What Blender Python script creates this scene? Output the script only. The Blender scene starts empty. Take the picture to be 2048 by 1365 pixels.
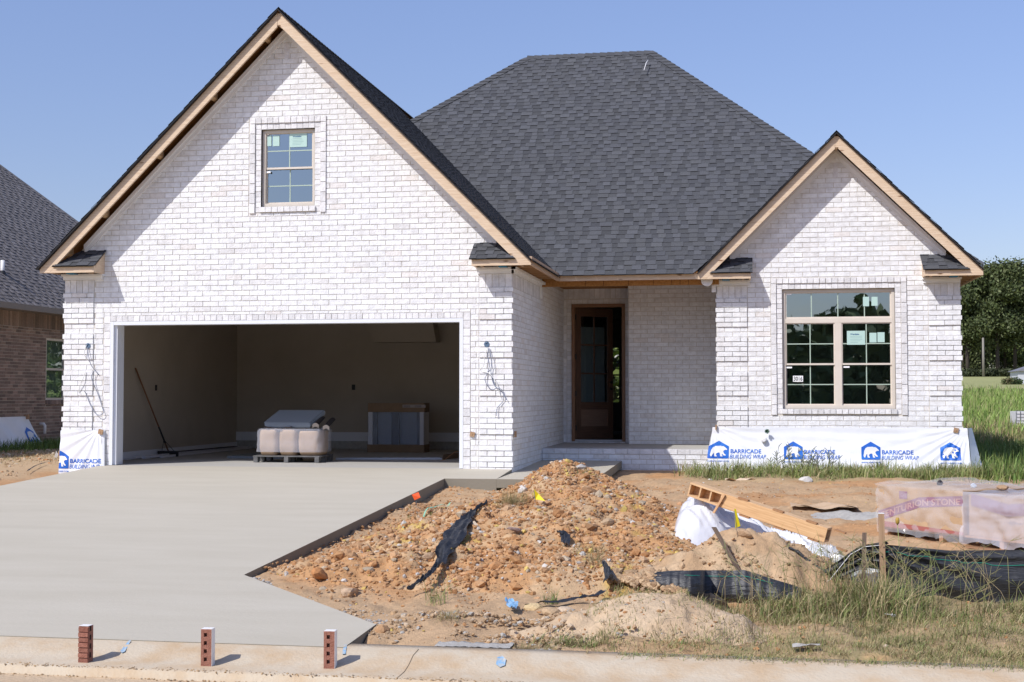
import bpy, math, random
import numpy as np
from mathutils import Vector, Matrix, noise as mnoise
R = math.radians
sc = bpy.context.scene
# ---------------------------------------------------------------- camera
CAM = Vector((3.478, -19.73, 1.10)); F = 2700.0
cd = bpy.data.cameras.new("camera"); cam = bpy.data.objects.new("camera", cd)
sc.collection.objects.link(cam)
cam.location = CAM
cam.rotation_euler = (R(90 + 2.28), 0, R(10.0))
cd.sensor_width = 36; cd.lens = 36 * F / 2048; cd.clip_start = .1; cd.clip_end = 3000
sc.camera = cam
# ---------------------------------------------------------------- light
L = Vector((.77, 1.0, -1.28)).normalized()
w = bpy.data.worlds.new("World"); sc.world = w; w.use_nodes = True
nt = w.node_tree; bg = nt.nodes["Background"]
sky = nt.nodes.new("ShaderNodeTexSky"); sky.sky_type = 'NISHITA'; sky.sun_disc = False
sky.sun_elevation = math.asin(-L.z); sky.sun_rotation = math.atan2(-L.x, -L.y) % (2 * math.pi)
sky.altitude = 100; sky.air_density = 1.0; sky.dust_density = .7; sky.ozone_density = 1.5
mt_ = nt.nodes.new("ShaderNodeMix"); mt_.data_type = 'RGBA'; mt_.blend_type = 'MULTIPLY'; mt_.inputs[0].default_value = 1; mt_.inputs[7].default_value = (1.14, 1.07, 1.24, 1)
nt.links.new(sky.outputs[0], mt_.inputs[6]); tcw = nt.nodes.new("ShaderNodeTexCoord"); sxz = nt.nodes.new("ShaderNodeSeparateXYZ"); mr_ = nt.nodes.new("ShaderNodeMapRange"); mr_.inputs[1].default_value = 0; mr_.inputs[2].default_value = .32; mr_.inputs[3].default_value = .64; mr_.inputs[4].default_value = 1.0
vs_ = nt.nodes.new("ShaderNodeVectorMath"); vs_.operation = 'SCALE'
nt.links.new(tcw.outputs["Generated"], sxz.inputs[0]); nt.links.new(sxz.outputs[2], mr_.inputs[0]); nt.links.new(mt_.outputs[2], vs_.inputs[0]); nt.links.new(mr_.outputs[0], vs_.inputs["Scale"]); nt.links.new(vs_.outputs[0], bg.inputs[0]); bg.inputs[1].default_value = .135
sd = bpy.data.lights.new("sun", 'SUN'); sd.energy = 4.15; sd.angle = R(.5); sd.color = (1, .965, .925)
so = bpy.data.objects.new("sun", sd); sc.collection.objects.link(so)
so.rotation_euler = L.to_track_quat('-Z', 'Y').to_euler()
sc.view_settings.view_transform = 'Standard'; sc.view_settings.look = 'None'
sc.view_settings.exposure = 0.0; sc.view_settings.gamma = 1
sc.render.resolution_x = 1024; sc.render.resolution_y = 682
sc.cycles.max_bounces = 7; sc.cycles.transparent_max_bounces = 12

# ---------------------------------------------------------------- helpers
_cm = cam.rotation_euler.to_matrix()
def ray(px, py):
    return (_cm @ Vector(((px - 1024) / F, (682.5 - py) / F, -1)))
def onY(px, py, Y):
    d = ray(px, py); return CAM + d * ((Y - CAM.y) / d.y)
def onZ(px, py, Z):
    d = ray(px, py); return CAM + d * ((Z - CAM.z) / d.z)

def lin(*c):
    if len(c) == 1: c = (c[0],) * 3
    return tuple(c)
MATS = {}
def M(name, col, rough=.7, col2=None, ns=6.0, bump=0.0, bs=60.0, metal=0, vcol=False, spec=.4, uv=False, scl=(1, 1, 1), amt=(.35, .65), detail=6, coat=0, sub=None):
    m = bpy.data.materials.new(name); m.use_nodes = True; MATS[name] = m
    n = m.node_tree.nodes; l = m.node_tree.links; p = n["Principled BSDF"]
    p.inputs["Roughness"].default_value = rough; p.inputs["Metallic"].default_value = metal
    p.inputs["Specular IOR Level"].default_value = spec
    if coat: p.inputs["Coat Weight"].default_value = coat
    tc = n.new("ShaderNodeTexCoord"); mp = n.new("ShaderNodeMapping"); mp.inputs["Scale"].default_value = scl
    l.new(tc.outputs["UV" if uv else "Object"], mp.inputs["Vector"])
    out = None
    if col2 is not None:
        t = n.new("ShaderNodeTexNoise"); t.inputs["Scale"].default_value = ns; t.inputs["Detail"].default_value = detail
        t.inputs["Roughness"].default_value = .62
        l.new(mp.outputs[0], t.inputs["Vector"])
        r = n.new("ShaderNodeValToRGB"); r.color_ramp.elements[0].position = amt[0]; r.color_ramp.elements[1].position = amt[1]
        r.color_ramp.elements[0].color = (*col, 1); r.color_ramp.elements[1].color = (*col2, 1)
        l.new(t.outputs["Fac"], r.inputs[0]); out = r.outputs[0]
    if vcol:
        a = n.new("ShaderNodeAttribute"); a.attribute_name = "Col"
        if out is None: out = a.outputs["Color"]
        else:
            x = n.new("ShaderNodeMix"); x.data_type = 'RGBA'; x.blend_type = 'MULTIPLY'; x.inputs[0].default_value = 1
            l.new(out, x.inputs[6]); l.new(a.outputs["Color"], x.inputs[7]); out = x.outputs[2]
    if out is None: p.inputs["Base Color"].default_value = (*col, 1)
    else: l.new(out, p.inputs["Base Color"])
    if bump:
        t2 = n.new("ShaderNodeTexNoise"); t2.inputs["Scale"].default_value = bs; t2.inputs["Detail"].default_value = 5
        l.new(mp.outputs[0], t2.inputs["Vector"])
        b = n.new("ShaderNodeBump"); b.inputs["Strength"].default_value = bump; b.inputs["Distance"].default_value = .01
        l.new(t2.outputs["Fac"], b.inputs["Height"]); l.new(b.outputs[0], p.inputs["Normal"])
    return m

class MB:
    def __init__(s):
        s.v = []; s.f = []; s.c = []; s.uv = []; s.sm = []; s.clip = []; s.xf = None
    def face(s, pts, col=(1, 1, 1), uv=None, sm=False):
        pts = [Vector(p) for p in pts]
        if s.xf is not None: pts = [s.xf @ p for p in pts]
        if s.clip:
            for (po, no) in s.clip:
                out = []; n = len(pts)
                for i in range(n):
                    a = pts[i]; b = pts[(i + 1) % n]
                    da = (a - po).dot(no); db = (b - po).dot(no)
                    if da >= 0: out.append(a)
                    if (da > 0) != (db > 0) and abs(da - db) > 1e-9:
                        out.append(a + (b - a) * (da / (da - db)))
                pts = out
                if len(pts) < 3: return
            uv = None
        i0 = len(s.v); s.v.extend([tuple(p) for p in pts])
        s.f.append(tuple(range(i0, i0 + len(pts)))); s.c.append(col)
        s.uv.append(uv if uv else [(p.x + p.y, p.z) for p in pts]); s.sm.append(sm)
    def mark(s):
        if not hasattr(s, 'cuts'): s.cuts = []
        s.cuts.append((len(s.v), len(s.f)))
    def build_parts(s, name, mat, parent=None):
        c = s.cuts + [(len(s.v), len(s.f))]; out = []
        for (v0, f0), (v1, f1) in zip(c[:-1], c[1:]):
            if f1 <= f0: continue
            q = MB(); q.v = s.v[v0:v1]; q.f = [tuple(i - v0 for i in f) for f in s.f[f0:f1]]; q.c = s.c[f0:f1]; q.uv = s.uv[f0:f1]; q.sm = s.sm[f0:f1]
            out.append(q.build(name, mat, parent))
        return out
    def hexa(s, b, t, col=(1, 1, 1), bottom=True):
        # b, t : 4 corner loops (ccw seen from top)
        if bottom: s.face([b[3], b[2], b[1], b[0]], col)
        s.face(t, col)
        for i in range(4):
            j = (i + 1) % 4; s.face([b[i], b[j], t[j], t[i]], col)
    def box(s, x0, x1, y0, y1, z0, z1, col=(1, 1, 1)):
        s.hexa([(x0, y0, z0), (x1, y0, z0), (x1, y1, z0), (x0, y1, z0)], [(x0, y0, z1), (x1, y0, z1), (x1, y1, z1), (x0, y1, z1)], col)
    def board(s, p0, p1, w, t, col=(1, 1, 1)):
        p0 = Vector(p0); p1 = Vector(p1); w = Vector(w); t = Vector(t); Ln = (p1 - p0).length
        ww = w.length; tt = t.length; o = random.random() * 9
        a = [p0, p0 + w, p0 + w + t, p0 + t]; b = [q + (p1 - p0) for q in a]
        ac = [0, ww, ww + tt, 2 * ww + tt, 2 * ww + 2 * tt]
        for i in range(4):
            j = (i + 1) % 4
            s.face([a[i], b[i], b[j], a[j]], col, [(o, o + ac[i]), (o + Ln, o + ac[i]), (o + Ln, o + ac[i + 1]), (o, o + ac[i + 1])])
        e = [(o, o), (o + ww * .1, o), (o + ww * .1, o + tt), (o, o + tt)]
        s.face(a[::-1], col, e); s.face(b, col, e)
    def prism(s, loop, ext, col=(1, 1, 1)):
        ext = Vector(ext); a = [Vector(p) for p in loop]; b = [p + ext for p in a]
        s.face(a[::-1], col); s.face(b, col)
        for i in range(len(a)):
            j = (i + 1) % len(a); s.face([a[i], a[j], b[j], b[i]], col)
    def tube(s, pts, r, n=6, col=(1, 1, 1), caps=True):
        pts = [Vector(p) for p in pts]; rings = []
        for i, p in enumerate(pts):
            d = (pts[min(i + 1, len(pts) - 1)] - pts[max(i - 1, 0)])
            if d.length < 1e-9: d = Vector((0, 0, 1))
            d.normalize(); u = d.cross(Vector((0, 0, 1)) if abs(d.z) < .9 else Vector((1, 0, 0))).normalized(); v = d.cross(u)
            rr = r[i] if isinstance(r, (list, tuple)) else r
            ring = []
            for k in range(n):
                a = 2 * math.pi * k / n; q = p + (u * math.cos(a) + v * math.sin(a)) * rr
                if s.xf is not None: q = s.xf @ q
                s.v.append(tuple(q)); ring.append(len(s.v) - 1)
            rings.append(ring)
        for i in range(len(rings) - 1):
            for k in range(n):
                k2 = (k + 1) % n
                s.f.append((rings[i][k], rings[i][k2], rings[i + 1][k2], rings[i + 1][k])); s.c.append(col); s.uv.append([(0, 0)] * 4); s.sm.append(True)
        if caps:
            for q in (rings[0][::-1], rings[-1]):
                s.f.append(tuple(q)); s.c.append(col); s.uv.append([(0, 0)] * n); s.sm.append(False)
    def grid(s, rows, col=(1, 1, 1), sm=True, colf=None):
        nr = len(rows); nc = len(rows[0]); i0 = len(s.v)
        for r_ in rows:
            for p in r_:
                p = Vector(p)
                if s.xf is not None: p = s.xf @ p
                s.v.append(tuple(p))
        for i in range(nr - 1):
            for j in range(nc - 1):
                a = i0 + i * nc + j
                s.f.append((a, a + 1, a + nc + 1, a + nc)); s.c.append(colf(i, j) if colf else col)
                s.uv.append([(j / 10, i / 10), ((j + 1) / 10, i / 10), ((j + 1) / 10, (i + 1) / 10), (j / 10, (i + 1) / 10)]); s.sm.append(sm)
    def build(s, name, mat, parent=None, loc=None):
        me = bpy.data.meshes.new(name)
        off = Vector((0, 0, 0))
        if parent is not None:
            q = parent
            while q is not None: off = off + q.location; q = q.parent
        elif loc is not None: off = Vector(loc)
        V = np.array(s.v, dtype=np.float64).reshape(-1, 3) - np.array(off)
        me.from_pydata(V.tolist(), [], s.f)
        ca = me.color_attributes.new("Col", 'FLOAT_COLOR', 'CORNER')
        cols = []; uvs = []
        for f, c, u in zip(s.f, s.c, s.uv):
            cols.extend([c[0], c[1], c[2], 1.0] * len(f))
            for q in u: uvs.extend((q[0], q[1]))
        ca.data.foreach_set("color", np.array(cols, dtype=np.float32))
        ul = me.uv_layers.new(name="UVMap"); ul.data.foreach_set("uv", np.array(uvs, dtype=np.float32))
        me.polygons.foreach_set("use_smooth", np.array(s.sm, dtype=bool))
        me.materials.append(mat); me.update()
        o = bpy.data.objects.new(name, me); sc.collection.objects.link(o)
        if parent is not None: o.parent = parent
        elif loc is not None: o.location = loc
        return o

def arr_obj(name, V, Fc, C, mat, parent=None, loc=(0, 0, 0), smooth=False):
    """V (n,3); Fc (m,k) int; C (n,3) colours per vertex"""
    off = np.array(loc, dtype=float)
    if parent is not None: off = np.array(parent.location)
    me = bpy.data.meshes.new(name); n = len(V); m, k = Fc.shape
    me.vertices.add(n); me.vertices.foreach_set("co", (V - off).astype(np.float32).ravel())
    me.loops.add(m * k); me.loops.foreach_set("vertex_index", Fc.astype(np.int32).ravel())
    me.polygons.add(m); me.polygons.foreach_set("loop_start", np.arange(0, m * k, k, dtype=np.int32))
    me.polygons.foreach_set("loop_total", np.full(m, k, dtype=np.int32))
    me.polygons.foreach_set("use_smooth", np.full(m, smooth, dtype=bool))
    me.update(calc_edges=True)
    ca = me.color_attributes.new("Col", 'FLOAT_COLOR', 'POINT')
    ca.data.foreach_set("color", np.concatenate([C, np.ones((n, 1))], 1).astype(np.float32).ravel())
    me.materials.append(mat); me.validate()
    o = bpy.data.objects.new(name, me); sc.collection.objects.link(o)
    if parent is not None: o.parent = parent
    else: o.location = loc
    return o

def tag(o, label=None, cat=None, group=None, kind=None):
    if label: o["label"] = label
    if cat: o["category"] = cat
    if group: o["group"] = group
    if kind: o["kind"] = kind
    return o
def thing(name, loc, label, cat, group=None):
    o = bpy.data.objects.new(name, None); sc.collection.objects.link(o); o.location = loc; o.empty_display_size = .2
    return tag(o, label, cat, group)

from mathutils.geometry import tessellate_polygon
def fine_poly(mb, P2, fn, step=.035, col=(1, 1, 1)):
    tri = tessellate_polygon([[Vector((x, y, 0)) for x, y in P2]])
    def half(poly, ax, v, sgn):
        out = []
        for i in range(len(poly)):
            a = poly[i]; b = poly[(i + 1) % len(poly)]; da = (a[ax] - v) * sgn; db = (b[ax] - v) * sgn
            if da >= 0: out.append(a)
            if (da > 0) != (db > 0) and abs(da - db) > 1e-12: t = da / (da - db); out.append((a[0] + (b[0] - a[0]) * t, a[1] + (b[1] - a[1]) * t))
        return out
    for t in tri:
        T = [P2[i] for i in t]; x0 = min(p[0] for p in T); x1 = max(p[0] for p in T); y0 = min(p[1] for p in T); y1 = max(p[1] for p in T)
        for i in range(int(x0 // step), int(x1 // step) + 1):
            Q = half(half(T, 0, i * step, 1), 0, (i + 1) * step, -1)
            if len(Q) < 3: continue
            for j in range(int(y0 // step), int(y1 // step) + 1):
                W_ = half(half(Q, 1, j * step, 1), 1, (j + 1) * step, -1)
                if len(W_) >= 3: mb.face([fn(*p) for p in W_], col)
_tc = {}
def text2d(s, bold=0.0, spacing=1.0):
    """list of triangles/polys (2D) of a string, width normalised to 1, origin bottom-left; returns polys, aspect"""
    key = (s, bold, spacing)
    if key in _tc: return _tc[key]
    c = bpy.data.curves.new("t", 'FONT'); c.body = s; c.offset = bold; c.space_character = spacing; c.resolution_u = 3
    o = bpy.data.objects.new("t", c); sc.collection.objects.link(o)
    dg = bpy.context.evaluated_depsgraph_get(); me = o.evaluated_get(dg).to_mesh()
    vs = [v.co.copy() for v in me.vertices]; fs = [tuple(p.vertices) for p in me.polygons]
    o.evaluated_get(dg).to_mesh_clear(); bpy.data.objects.remove(o); bpy.data.curves.remove(c)
    x0 = min(v.x for v in vs); x1 = max(v.x for v in vs); y0 = min(v.y for v in vs); y1 = max(v.y for v in vs)
    sx = 1 / (x1 - x0)
    r = ([[((vs[i].x - x0) * sx, (vs[i].y - y0) * sx) for i in f] for f in fs], (y1 - y0) * sx)
    _tc[key] = r; return r
def text_on(mb, s, width, fn, height=None, bold=0.0, shear=0.0, spacing=1.0, col=(1, 1, 1)):
    polys, asp = text2d(s, bold, spacing)
    hs = width if height is None else height / asp
    for p in polys: mb.face([fn(x * width + shear * y * hs, y * hs) for x, y in p], col)

def ss(a, b, x):
    t = np.clip((x - a) / (b - a), 0, 1); return t * t * (3 - 2 * t)
_rg = np.random.RandomState(7); _T = _rg.rand(256, 256)
def vn(x, y, s=1.0, oct=4, seed=0):
    """value noise (numpy) 0..1"""
    x = np.asarray(x, float) * s + seed * 17.3; y = np.asarray(y, float) * s + seed * 9.7; tot = 0; amp = 1; sm_ = 0
    for o in range(oct):
        xi = np.floor(x).astype(int); yi = np.floor(y).astype(int); fx = x - xi; fy = y - yi
        fx = fx * fx * (3 - 2 * fx); fy = fy * fy * (3 - 2 * fy)
        g = lambda a, b: _T[a % 256, b % 256]
        tot = tot + amp * ((g(xi, yi) * (1 - fx) + g(xi + 1, yi) * fx) * (1 - fy) + (g(xi, yi + 1) * (1 - fx) + g(xi + 1, yi + 1) * fx) * fy)
        sm_ += amp; amp *= .5; x = x * 2.03 + 5.1; y = y * 2.03 + 1.7
    return tot / sm_

# ---------------------------------------------------------------- materials
mBrick = M("white_brick", (.70, .695, .69), .8, (.86, .865, .87), 11, .7, 55, vcol=True, amt=(.3, .6))
mMortar = M("mortar", (.58, .54, .48), .95, (.68, .645, .58), 20, .5, 90)
mWood = M("pine", (.55, .39, .25), .65, (.76, .61, .45), 3.2, .15, 30, uv=True, scl=(1.2, 22, 1), vcol=True, amt=(.3, .7))
def knots(m):
    n = m.node_tree.nodes; l = m.node_tree.links; p = n["Principled BSDF"]; src = p.inputs["Base Color"].links[0].from_socket
    tc = n.new("ShaderNodeTexCoord"); mp = n.new("ShaderNodeMapping"); mp.inputs["Scale"].default_value = (2.6, 9, 1); v = n.new("ShaderNodeTexVoronoi"); v.inputs["Scale"].default_value = 1
    r = n.new("ShaderNodeValToRGB"); r.color_ramp.elements[0].position = .05; r.color_ramp.elements[0].color = (.34, .22, .15, 1); r.color_ramp.elements[1].position = .15; r.color_ramp.elements[1].color = (1, 1, 1, 1)
    x = n.new("ShaderNodeMix"); x.data_type = 'RGBA'; x.blend_type = 'MULTIPLY'; x.inputs[0].default_value = 1
    l.new(tc.outputs["UV"], mp.inputs[0]); l.new(mp.outputs[0], v.inputs["Vector"]); l.new(v.outputs["Distance"], r.inputs[0]); l.new(src, x.inputs[6]); l.new(r.outputs[0], x.inputs[7]); l.new(x.outputs[2], p.inputs["Base Color"])
knots(mWood)
mOSB = M("sheathing", (.36, .17, .05), .75, (.50, .26, .09), 30, .3, 60, vcol=True)
mWhite = M("white_trim", (.78, .775, .765), .5, (.83, .825, .82), 4, .05, 20)
mVinyl = M("vinyl", (.66, .59, .50), .45, (.70, .63, .545), 5)
mSh = M("shingle", (.8, .8, .8), .92, (1.25, 1.25, 1.25), 90, .6, 250, vcol=True, spec=.25)
mDry = M("drywall", (.44, .385, .315), .85, (.48, .42, .35), 1.3)
mDark = M("dark_metal", (.02, .02, .022), .5)
mGrille = M("grille", (.42, .52, .43), .5)
mStk = M("sticker", (.44, .62, .56), .7, vcol=True)
mStk.node_tree.nodes["Principled BSDF"].inputs["Roughness"].default_value = .6
mPlain = M("painted", (1, 1, 1), .6, vcol=True)
mDoor = M("mahogany", (.085, .046, .028), .4, (.15, .082, .05), 3, .1, 30, uv=True, scl=(1, 18, 1))
def glassmat(name, tint, fac):
    m = bpy.data.materials.new(name); m.use_nodes = True; n = m.node_tree.nodes; l = m.node_tree.links; n.clear()
    o = n.new("ShaderNodeOutputMaterial"); mx = n.new("ShaderNodeMixShader"); t = n.new("ShaderNodeBsdfTransparent"); g = n.new("ShaderNodeBsdfGlossy")
    g.inputs["Roughness"].default_value = 0.01; t.inputs[0].default_value = (*tint, 1); g.inputs[0].default_value = (.84, .96, 1.0, 1)
    tc = n.new("ShaderNodeTexCoord"); ns = n.new("ShaderNodeTexNoise"); ns.inputs["Scale"].default_value = 1.6; b = n.new("ShaderNodeBump"); b.inputs["Strength"].default_value = .04; b.inputs["Distance"].default_value = .05
    l.new(tc.outputs["Object"], ns.inputs["Vector"]); l.new(ns.outputs["Fac"], b.inputs["Height"]); l.new(b.outputs[0], g.inputs["Normal"])
    mx.inputs[0].default_value = fac; l.new(t.outputs[0], mx.inputs[1]); l.new(g.outputs[0], mx.inputs[2]); l.new(mx.outputs[0], o.inputs[0])
    return m
mGlass = glassmat("window_glass", (.58, .70, .66), .35)
mDoorGlass = glassmat("door_glass", (.45, .5, .5), .22)
mConc = M("driveway_concrete", (.40, .385, .35), .85, (.47, .455, .42), 1.4, .35, 40, scl=(.5, 5, 1), amt=(.3, .7), detail=8)
mConcEdge = M("raw_concrete", (.36, .34, .305), .95, (.46, .44, .40), 18, .8, 50)
# ================================================================= HOUSE
random.seed(5)
CZ = .0813; Z0 = .025 - CZ * 5
def bcol(var=1.0):
    r = random.random(); b = random.uniform(.955, 1.025)
    if r < .80: c = (1, 1, 1)
    elif r < .90: c = (.965, .955, .945)
    elif r < .96: c = (.925, .91, .90)
    else: c = (.95, .91, .875)
    return tuple(min(1.12, k * b) for k in c)
def bbox(mb, O, U, N, a, b, z0, z1, n0, n1, col):
    """brick: u a..b, z0..z1, from depth n0 to face n1, face slightly uneven"""
    def P(u, z, n): return Vector((O[0] + U[0] * u + N[0] * n, O[1] + U[1] * u + N[1] * n, z))
    j = [random.uniform(-.0018, .0022) for _ in range(4)]; e = [random.uniform(-.0018, .0018) for _ in range(4)]
    f = [P(a + e[0], z0 + e[1], n1 + j[0]), P(b + e[2], z0 + e[1], n1 + j[1]), P(b + e[2], z1 + e[3], n1 + j[2]), P(a + e[0], z1 + e[3], n1 + j[3])]
    k = [P(a, z0, n0), P(b, z0, n0), P(b, z1, n0), P(a, z1, n0)]
    mb.face(f, col)
    for i in range(4):
        q = (i + 1) % 4; mb.face([k[i], k[q], f[q], f[i]], col)
def bricks(mb, O, U, N, u0, u1, z0, z1, holes=(), n1=.007, BL=.254, ca=bcol, off=0.0, zb=Z0, ch=CZ, gap=.0105, n0=-.004):
    k = int(math.floor((z0 - zb) / ch + .5))
    while zb + k * ch < z1 - .02:
        za = max(z0, zb + k * ch); zt = min(z1, zb + (k + 1) * ch)
        spans = [(u0, u1, za, zt)]
        for (a, b, c, d) in holes:
            new = []
            for (p, q, r, t) in spans:
                if q <= a or p >= b or t <= c + .004 or r >= d - .004: new.append((p, q, r, t)); continue
                if p < a: new.append((p, a, r, t))
                if q > b: new.append((b, q, r, t))
                x, y = max(p, a), min(q, b)
                if r < c: new.append((x, y, r, c))
                if t > d: new.append((x, y, d, t))
            spans = new
        sh = off + (k % 2) * BL / 2 + random.uniform(-.006, .006)
        for (p, q, r, t) in spans:
            if t - r < .02 or q - p < .02: continue
            i = math.floor((p - sh) / BL); x = sh + i * BL
            while x < q - 1e-6:
                a = max(x, p); b = min(x + BL, q)
                if b - a > .03: bbox(mb, O, U, N, a + gap / 2, b - gap / 2, r + gap / 2, t - gap / 2, n0, n1 + random.uniform(-.0012, .0015), ca())
                x += BL
        k += 1
def soldier(mb, O, U, N, u0, u1, z0, z1, pitch, n1, vertical=True, n0=-.004, gap=.008):
    """row of upright / header bricks; vertical=True: spaced along u, else stacked along z"""
    def hc():
        b = random.choice((.84, .90, .94, .97, 1.0)); return (b, b * .985, b * .98)
    if vertical:
        n = max(1, round((u1 - u0) / pitch)); p = (u1 - u0) / n
        for i in range(n): bbox(mb, O, U, N, u0 + i * p + gap / 2, u0 + (i + 1) * p - gap / 2, z0 + gap / 2, z1 - gap / 2, n0, n1 + random.uniform(-.002, .002), hc())
    else:
        n = max(1, round((z1 - z0) / pitch)); p = (z1 - z0) / n
        for i in range(n): bbox(mb, O, U, N, u0 + gap / 2, u1 - gap / 2, z0 + i * p + gap / 2, z0 + (i + 1) * p - gap / 2, n0, n1 + random.uniform(-.002, .002), hc())

house = thing("brick_house", (0, 0, 0), "unfinished one-storey white brick house with open garage and dark shingle roof", "house")
AX = (1, 0, 0); 
# --- garage front wall -------------------------------------------------
GXL, GXR = -7.17, 0.0; XR1, ZR1 = -3.53, 6.95
HX0, HX1, HZ1 = -6.39, -.74, 2.245       # garage opening (outer edge of white frame)
W1 = (-3.93, -3.07, 3.99, 5.19)           # gable window
NF = (0, -1, 0)
mb = MB()
gz = lambda x: 6.62 - abs(x - XR1)
def wallrects(mb, Y, rects, th=.1):
    for (a, b, c, d) in rects: mb.box(a, b, Y, Y + th, c, d)
wallrects(mb, 0, [(GXL, HX0, -.4, 2.95), (HX1, GXR, -.4, 2.95), (HX0, HX1, HZ1, 2.95)])
Y = 0
a, b, c, d = W1
mb.prism([(GXL, Y, 2.95), (a, Y, 2.95), (a, Y, gz(a) + .12), (GXL, Y, gz(GXL) + .12)], (0, .1, 0))
mb.prism([(b, Y, 2.95), (GXR, Y, 2.95), (GXR, Y, gz(GXR) + .12), (b, Y, gz(b) + .12)], (0, .1, 0))
mb.box(a, b, Y, Y + .1, 2.95, c)
mb.prism([(a, Y, d), (b, Y, d), (b, Y, gz(b) + .12), (XR1, Y, 6.74), (a, Y, gz(a) + .12)], (0, .1, 0))
mb.build("mortar_backing", mMortar, house)
mb = MB()
O = (0, 0, 0)
hol = [(HX0 - .11, HX1 + .11, -1, HZ1 + .09), (-4.13, -2.91, 3.90, 5.37), (GXR - .5, GXR, -1, 2.91), (GXL, GXL + .5, -1, 2.91)]
sv = mb.clip
mb.clip = [(Vector((XR1, 0, 6.70)), Vector((-1, 0, -1)).normalized()), (Vector((XR1, 0, 6.70)), Vector((1, 0, -1)).normalized())]
bricks(mb, O, AX, NF, GXL, GXR, -.3, 6.7, hol, off=.09)
mb.clip = []
bbox(mb, O, AX, NF, XR1 - .035, XR1 + .035, 6.27, 6.52, -.004, .012, (.9, .88, .88))
# garage surround: stacked header bricks at jambs, rowlock over the header
soldier(mb, O, AX, NF, HX0 - .11, HX0, -.3, HZ1 + .09, .12, .012, False)
soldier(mb, O, AX, NF, HX1, HX1 + .11, -.3, HZ1 + .09, .12, .012, False)
soldier(mb, O, AX, NF, HX0, HX1, HZ1, HZ1 + .09, .098, .014, True)
mb.build("garage_brick_wall", mBrick, house)
# gable window surround (two steps)
def surround(O, U, N, a, b, c, d, nm="window_surround", hd=2):
    m2 = MB(); w_ = .093
    # inner ring
    soldier(m2, O, U, N, a - w_, a, c - .085, d + w_, .0813, .008, False); soldier(m2, O, U, N, b, b + w_, c - .085, d + w_, .0813, .008, False)
    soldier(m2, O, U, N, a, b, d, d + w_, .098, .008, True)
    # outer ring, proud
    soldier(m2, O, U, N, a - 2 * w_, a - w_, c - .10, d + w_, .0813 * 2, .028, False); soldier(m2, O, U, N, b + w_, b + 2 * w_, c - .10, d + w_, .0813 * 2, .028, False)
    soldier(m2, O, U, N, a - 2 * w_, b + 2 * w_, d + w_, d + 2 * w_, .098, .028, True)
    # sill
    soldier(m2, O, U, N, a - .02, b + .02, c - .085, c, .098, .038, True)
    # reveals
    def P(u, z, n): return (O[0] + U[0] * u + N[0] * n, O[1] + U[1] * u + N[1] * n, z)
    for (p, q) in (((a, c), (a, d)), ((b, c), (b, d)), ((a, d), (b, d)), ((a, c), (b, c))):
        m2.face([P(p[0], p[1], 0.005), P(q[0], q[1], 0.005), P(q[0], q[1], -.1), P(p[0], p[1], -.1)], (.85, .84, .84))
    return m2.build(nm, mBrick, house)
surround(O, AX, NF, *W1)
# --- quoins ------------------------------------------------------------
def quoins(faces, nm):
    m2 = MB()
    for (O_, U_, N_, u0, u1, end) in faces:
        bricks(m2, O_, U_, N_, u0, u1, -.35, 2.70, (), n1=.006, off=u0)
        for k in range(-1, 4):
            zb_ = .513 + .5691 * k; zt_ = zb_ + 5 * CZ
            if k == 3: zt_ = 2.70
            bricks(m2, O_, U_, N_, u0 - (.024 if end < 0 else 0), u1 + (.024 if end > 0 else 0), zb_, zt_, (), n1=.026, off=u0, n0=.0)
        soldier(m2, O_, U_, N_, u0, u1, 2.70, 2.905, .1, .008, True)
    return m2.build(nm, mBrick, house)
quoins([(O, AX, NF, GXR - .5, GXR, 1)], "corner_quoins")
quoins([(O, AX, NF, GXL, GXL + .5, -1)], "corner_quoins")
# --- garage side wall facing +X ---------------------------------------
mb = MB(); mb.box(-.1, 0, .1, 5.6, -.4, 3.1); mb.build("mortar_backing", mMortar, house)
mb = MB(); OS = (0, 0, 0); US = (0, 1, 0); NS = (1, 0, 0)
bricks(mb, OS, US, NS, .0, 5.6, -.3, 3.05, [(0, 2.72, 2.70, 3.1)], off=.05)
soldier(mb, OS, US, NS, .0, 2.72, 2.70, 2.905, .1, .010, True)
mb.build("garage_side_wall", mBrick, house)
# left side wall of garage, facing the neighbour
mb = MB(); mb.box(GXL, GXL + .1, .1, 10, -.4, 3.05, (.9, .9, .9)); mb.build("left_side_wall", mMortar, house)
# --- right gable wall --------------------------------------------------
YG = 2.9; RXL, RXR = 2.94, 6.82; XR2, ZR2 = 4.88, 5.34
W2 = (4.005, 5.80, .87, 2.835)
OG = (0, YG, 0); gz2 = lambda x: 5.0 - abs(x - XR2)
mb = MB(); a, b, c, d = W2
mb.box(RXL, a, YG, YG + .1, -.4, 2.95); mb.box(b, RXR, YG, YG + .1, -.4, 2.95); mb.box(a, b, YG, YG + .1, -.4, c); mb.box(a, b, YG, YG + .1, d, 2.95)
mb.prism([(RXL, YG, 2.95), (RXR, YG, 2.95), (RXR, YG, gz2(RXR) + .12), (XR2, YG, 5.12), (RXL, YG, gz2(RXL) + .12)], (0, .1, 0))
mb.build("mortar_backing", mMortar, house)
mb = MB(); up = 5.08
mb.clip = [(Vector((XR2, 0, up)), Vector((-1, 0, -1)).normalized()), (Vector((XR2, 0, up)), Vector((1, 0, -1)).normalized())]
bricks(mb, OG, AX, NF, RXL, RXR, -.35, 5.1, [(a - .186, b + .186, c - .1, d + .186), (RXL, RXL + .5, -1, 2.91), (RXR - .5, RXR, -1, 2.91)], off=.02)
mb.clip = []
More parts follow.
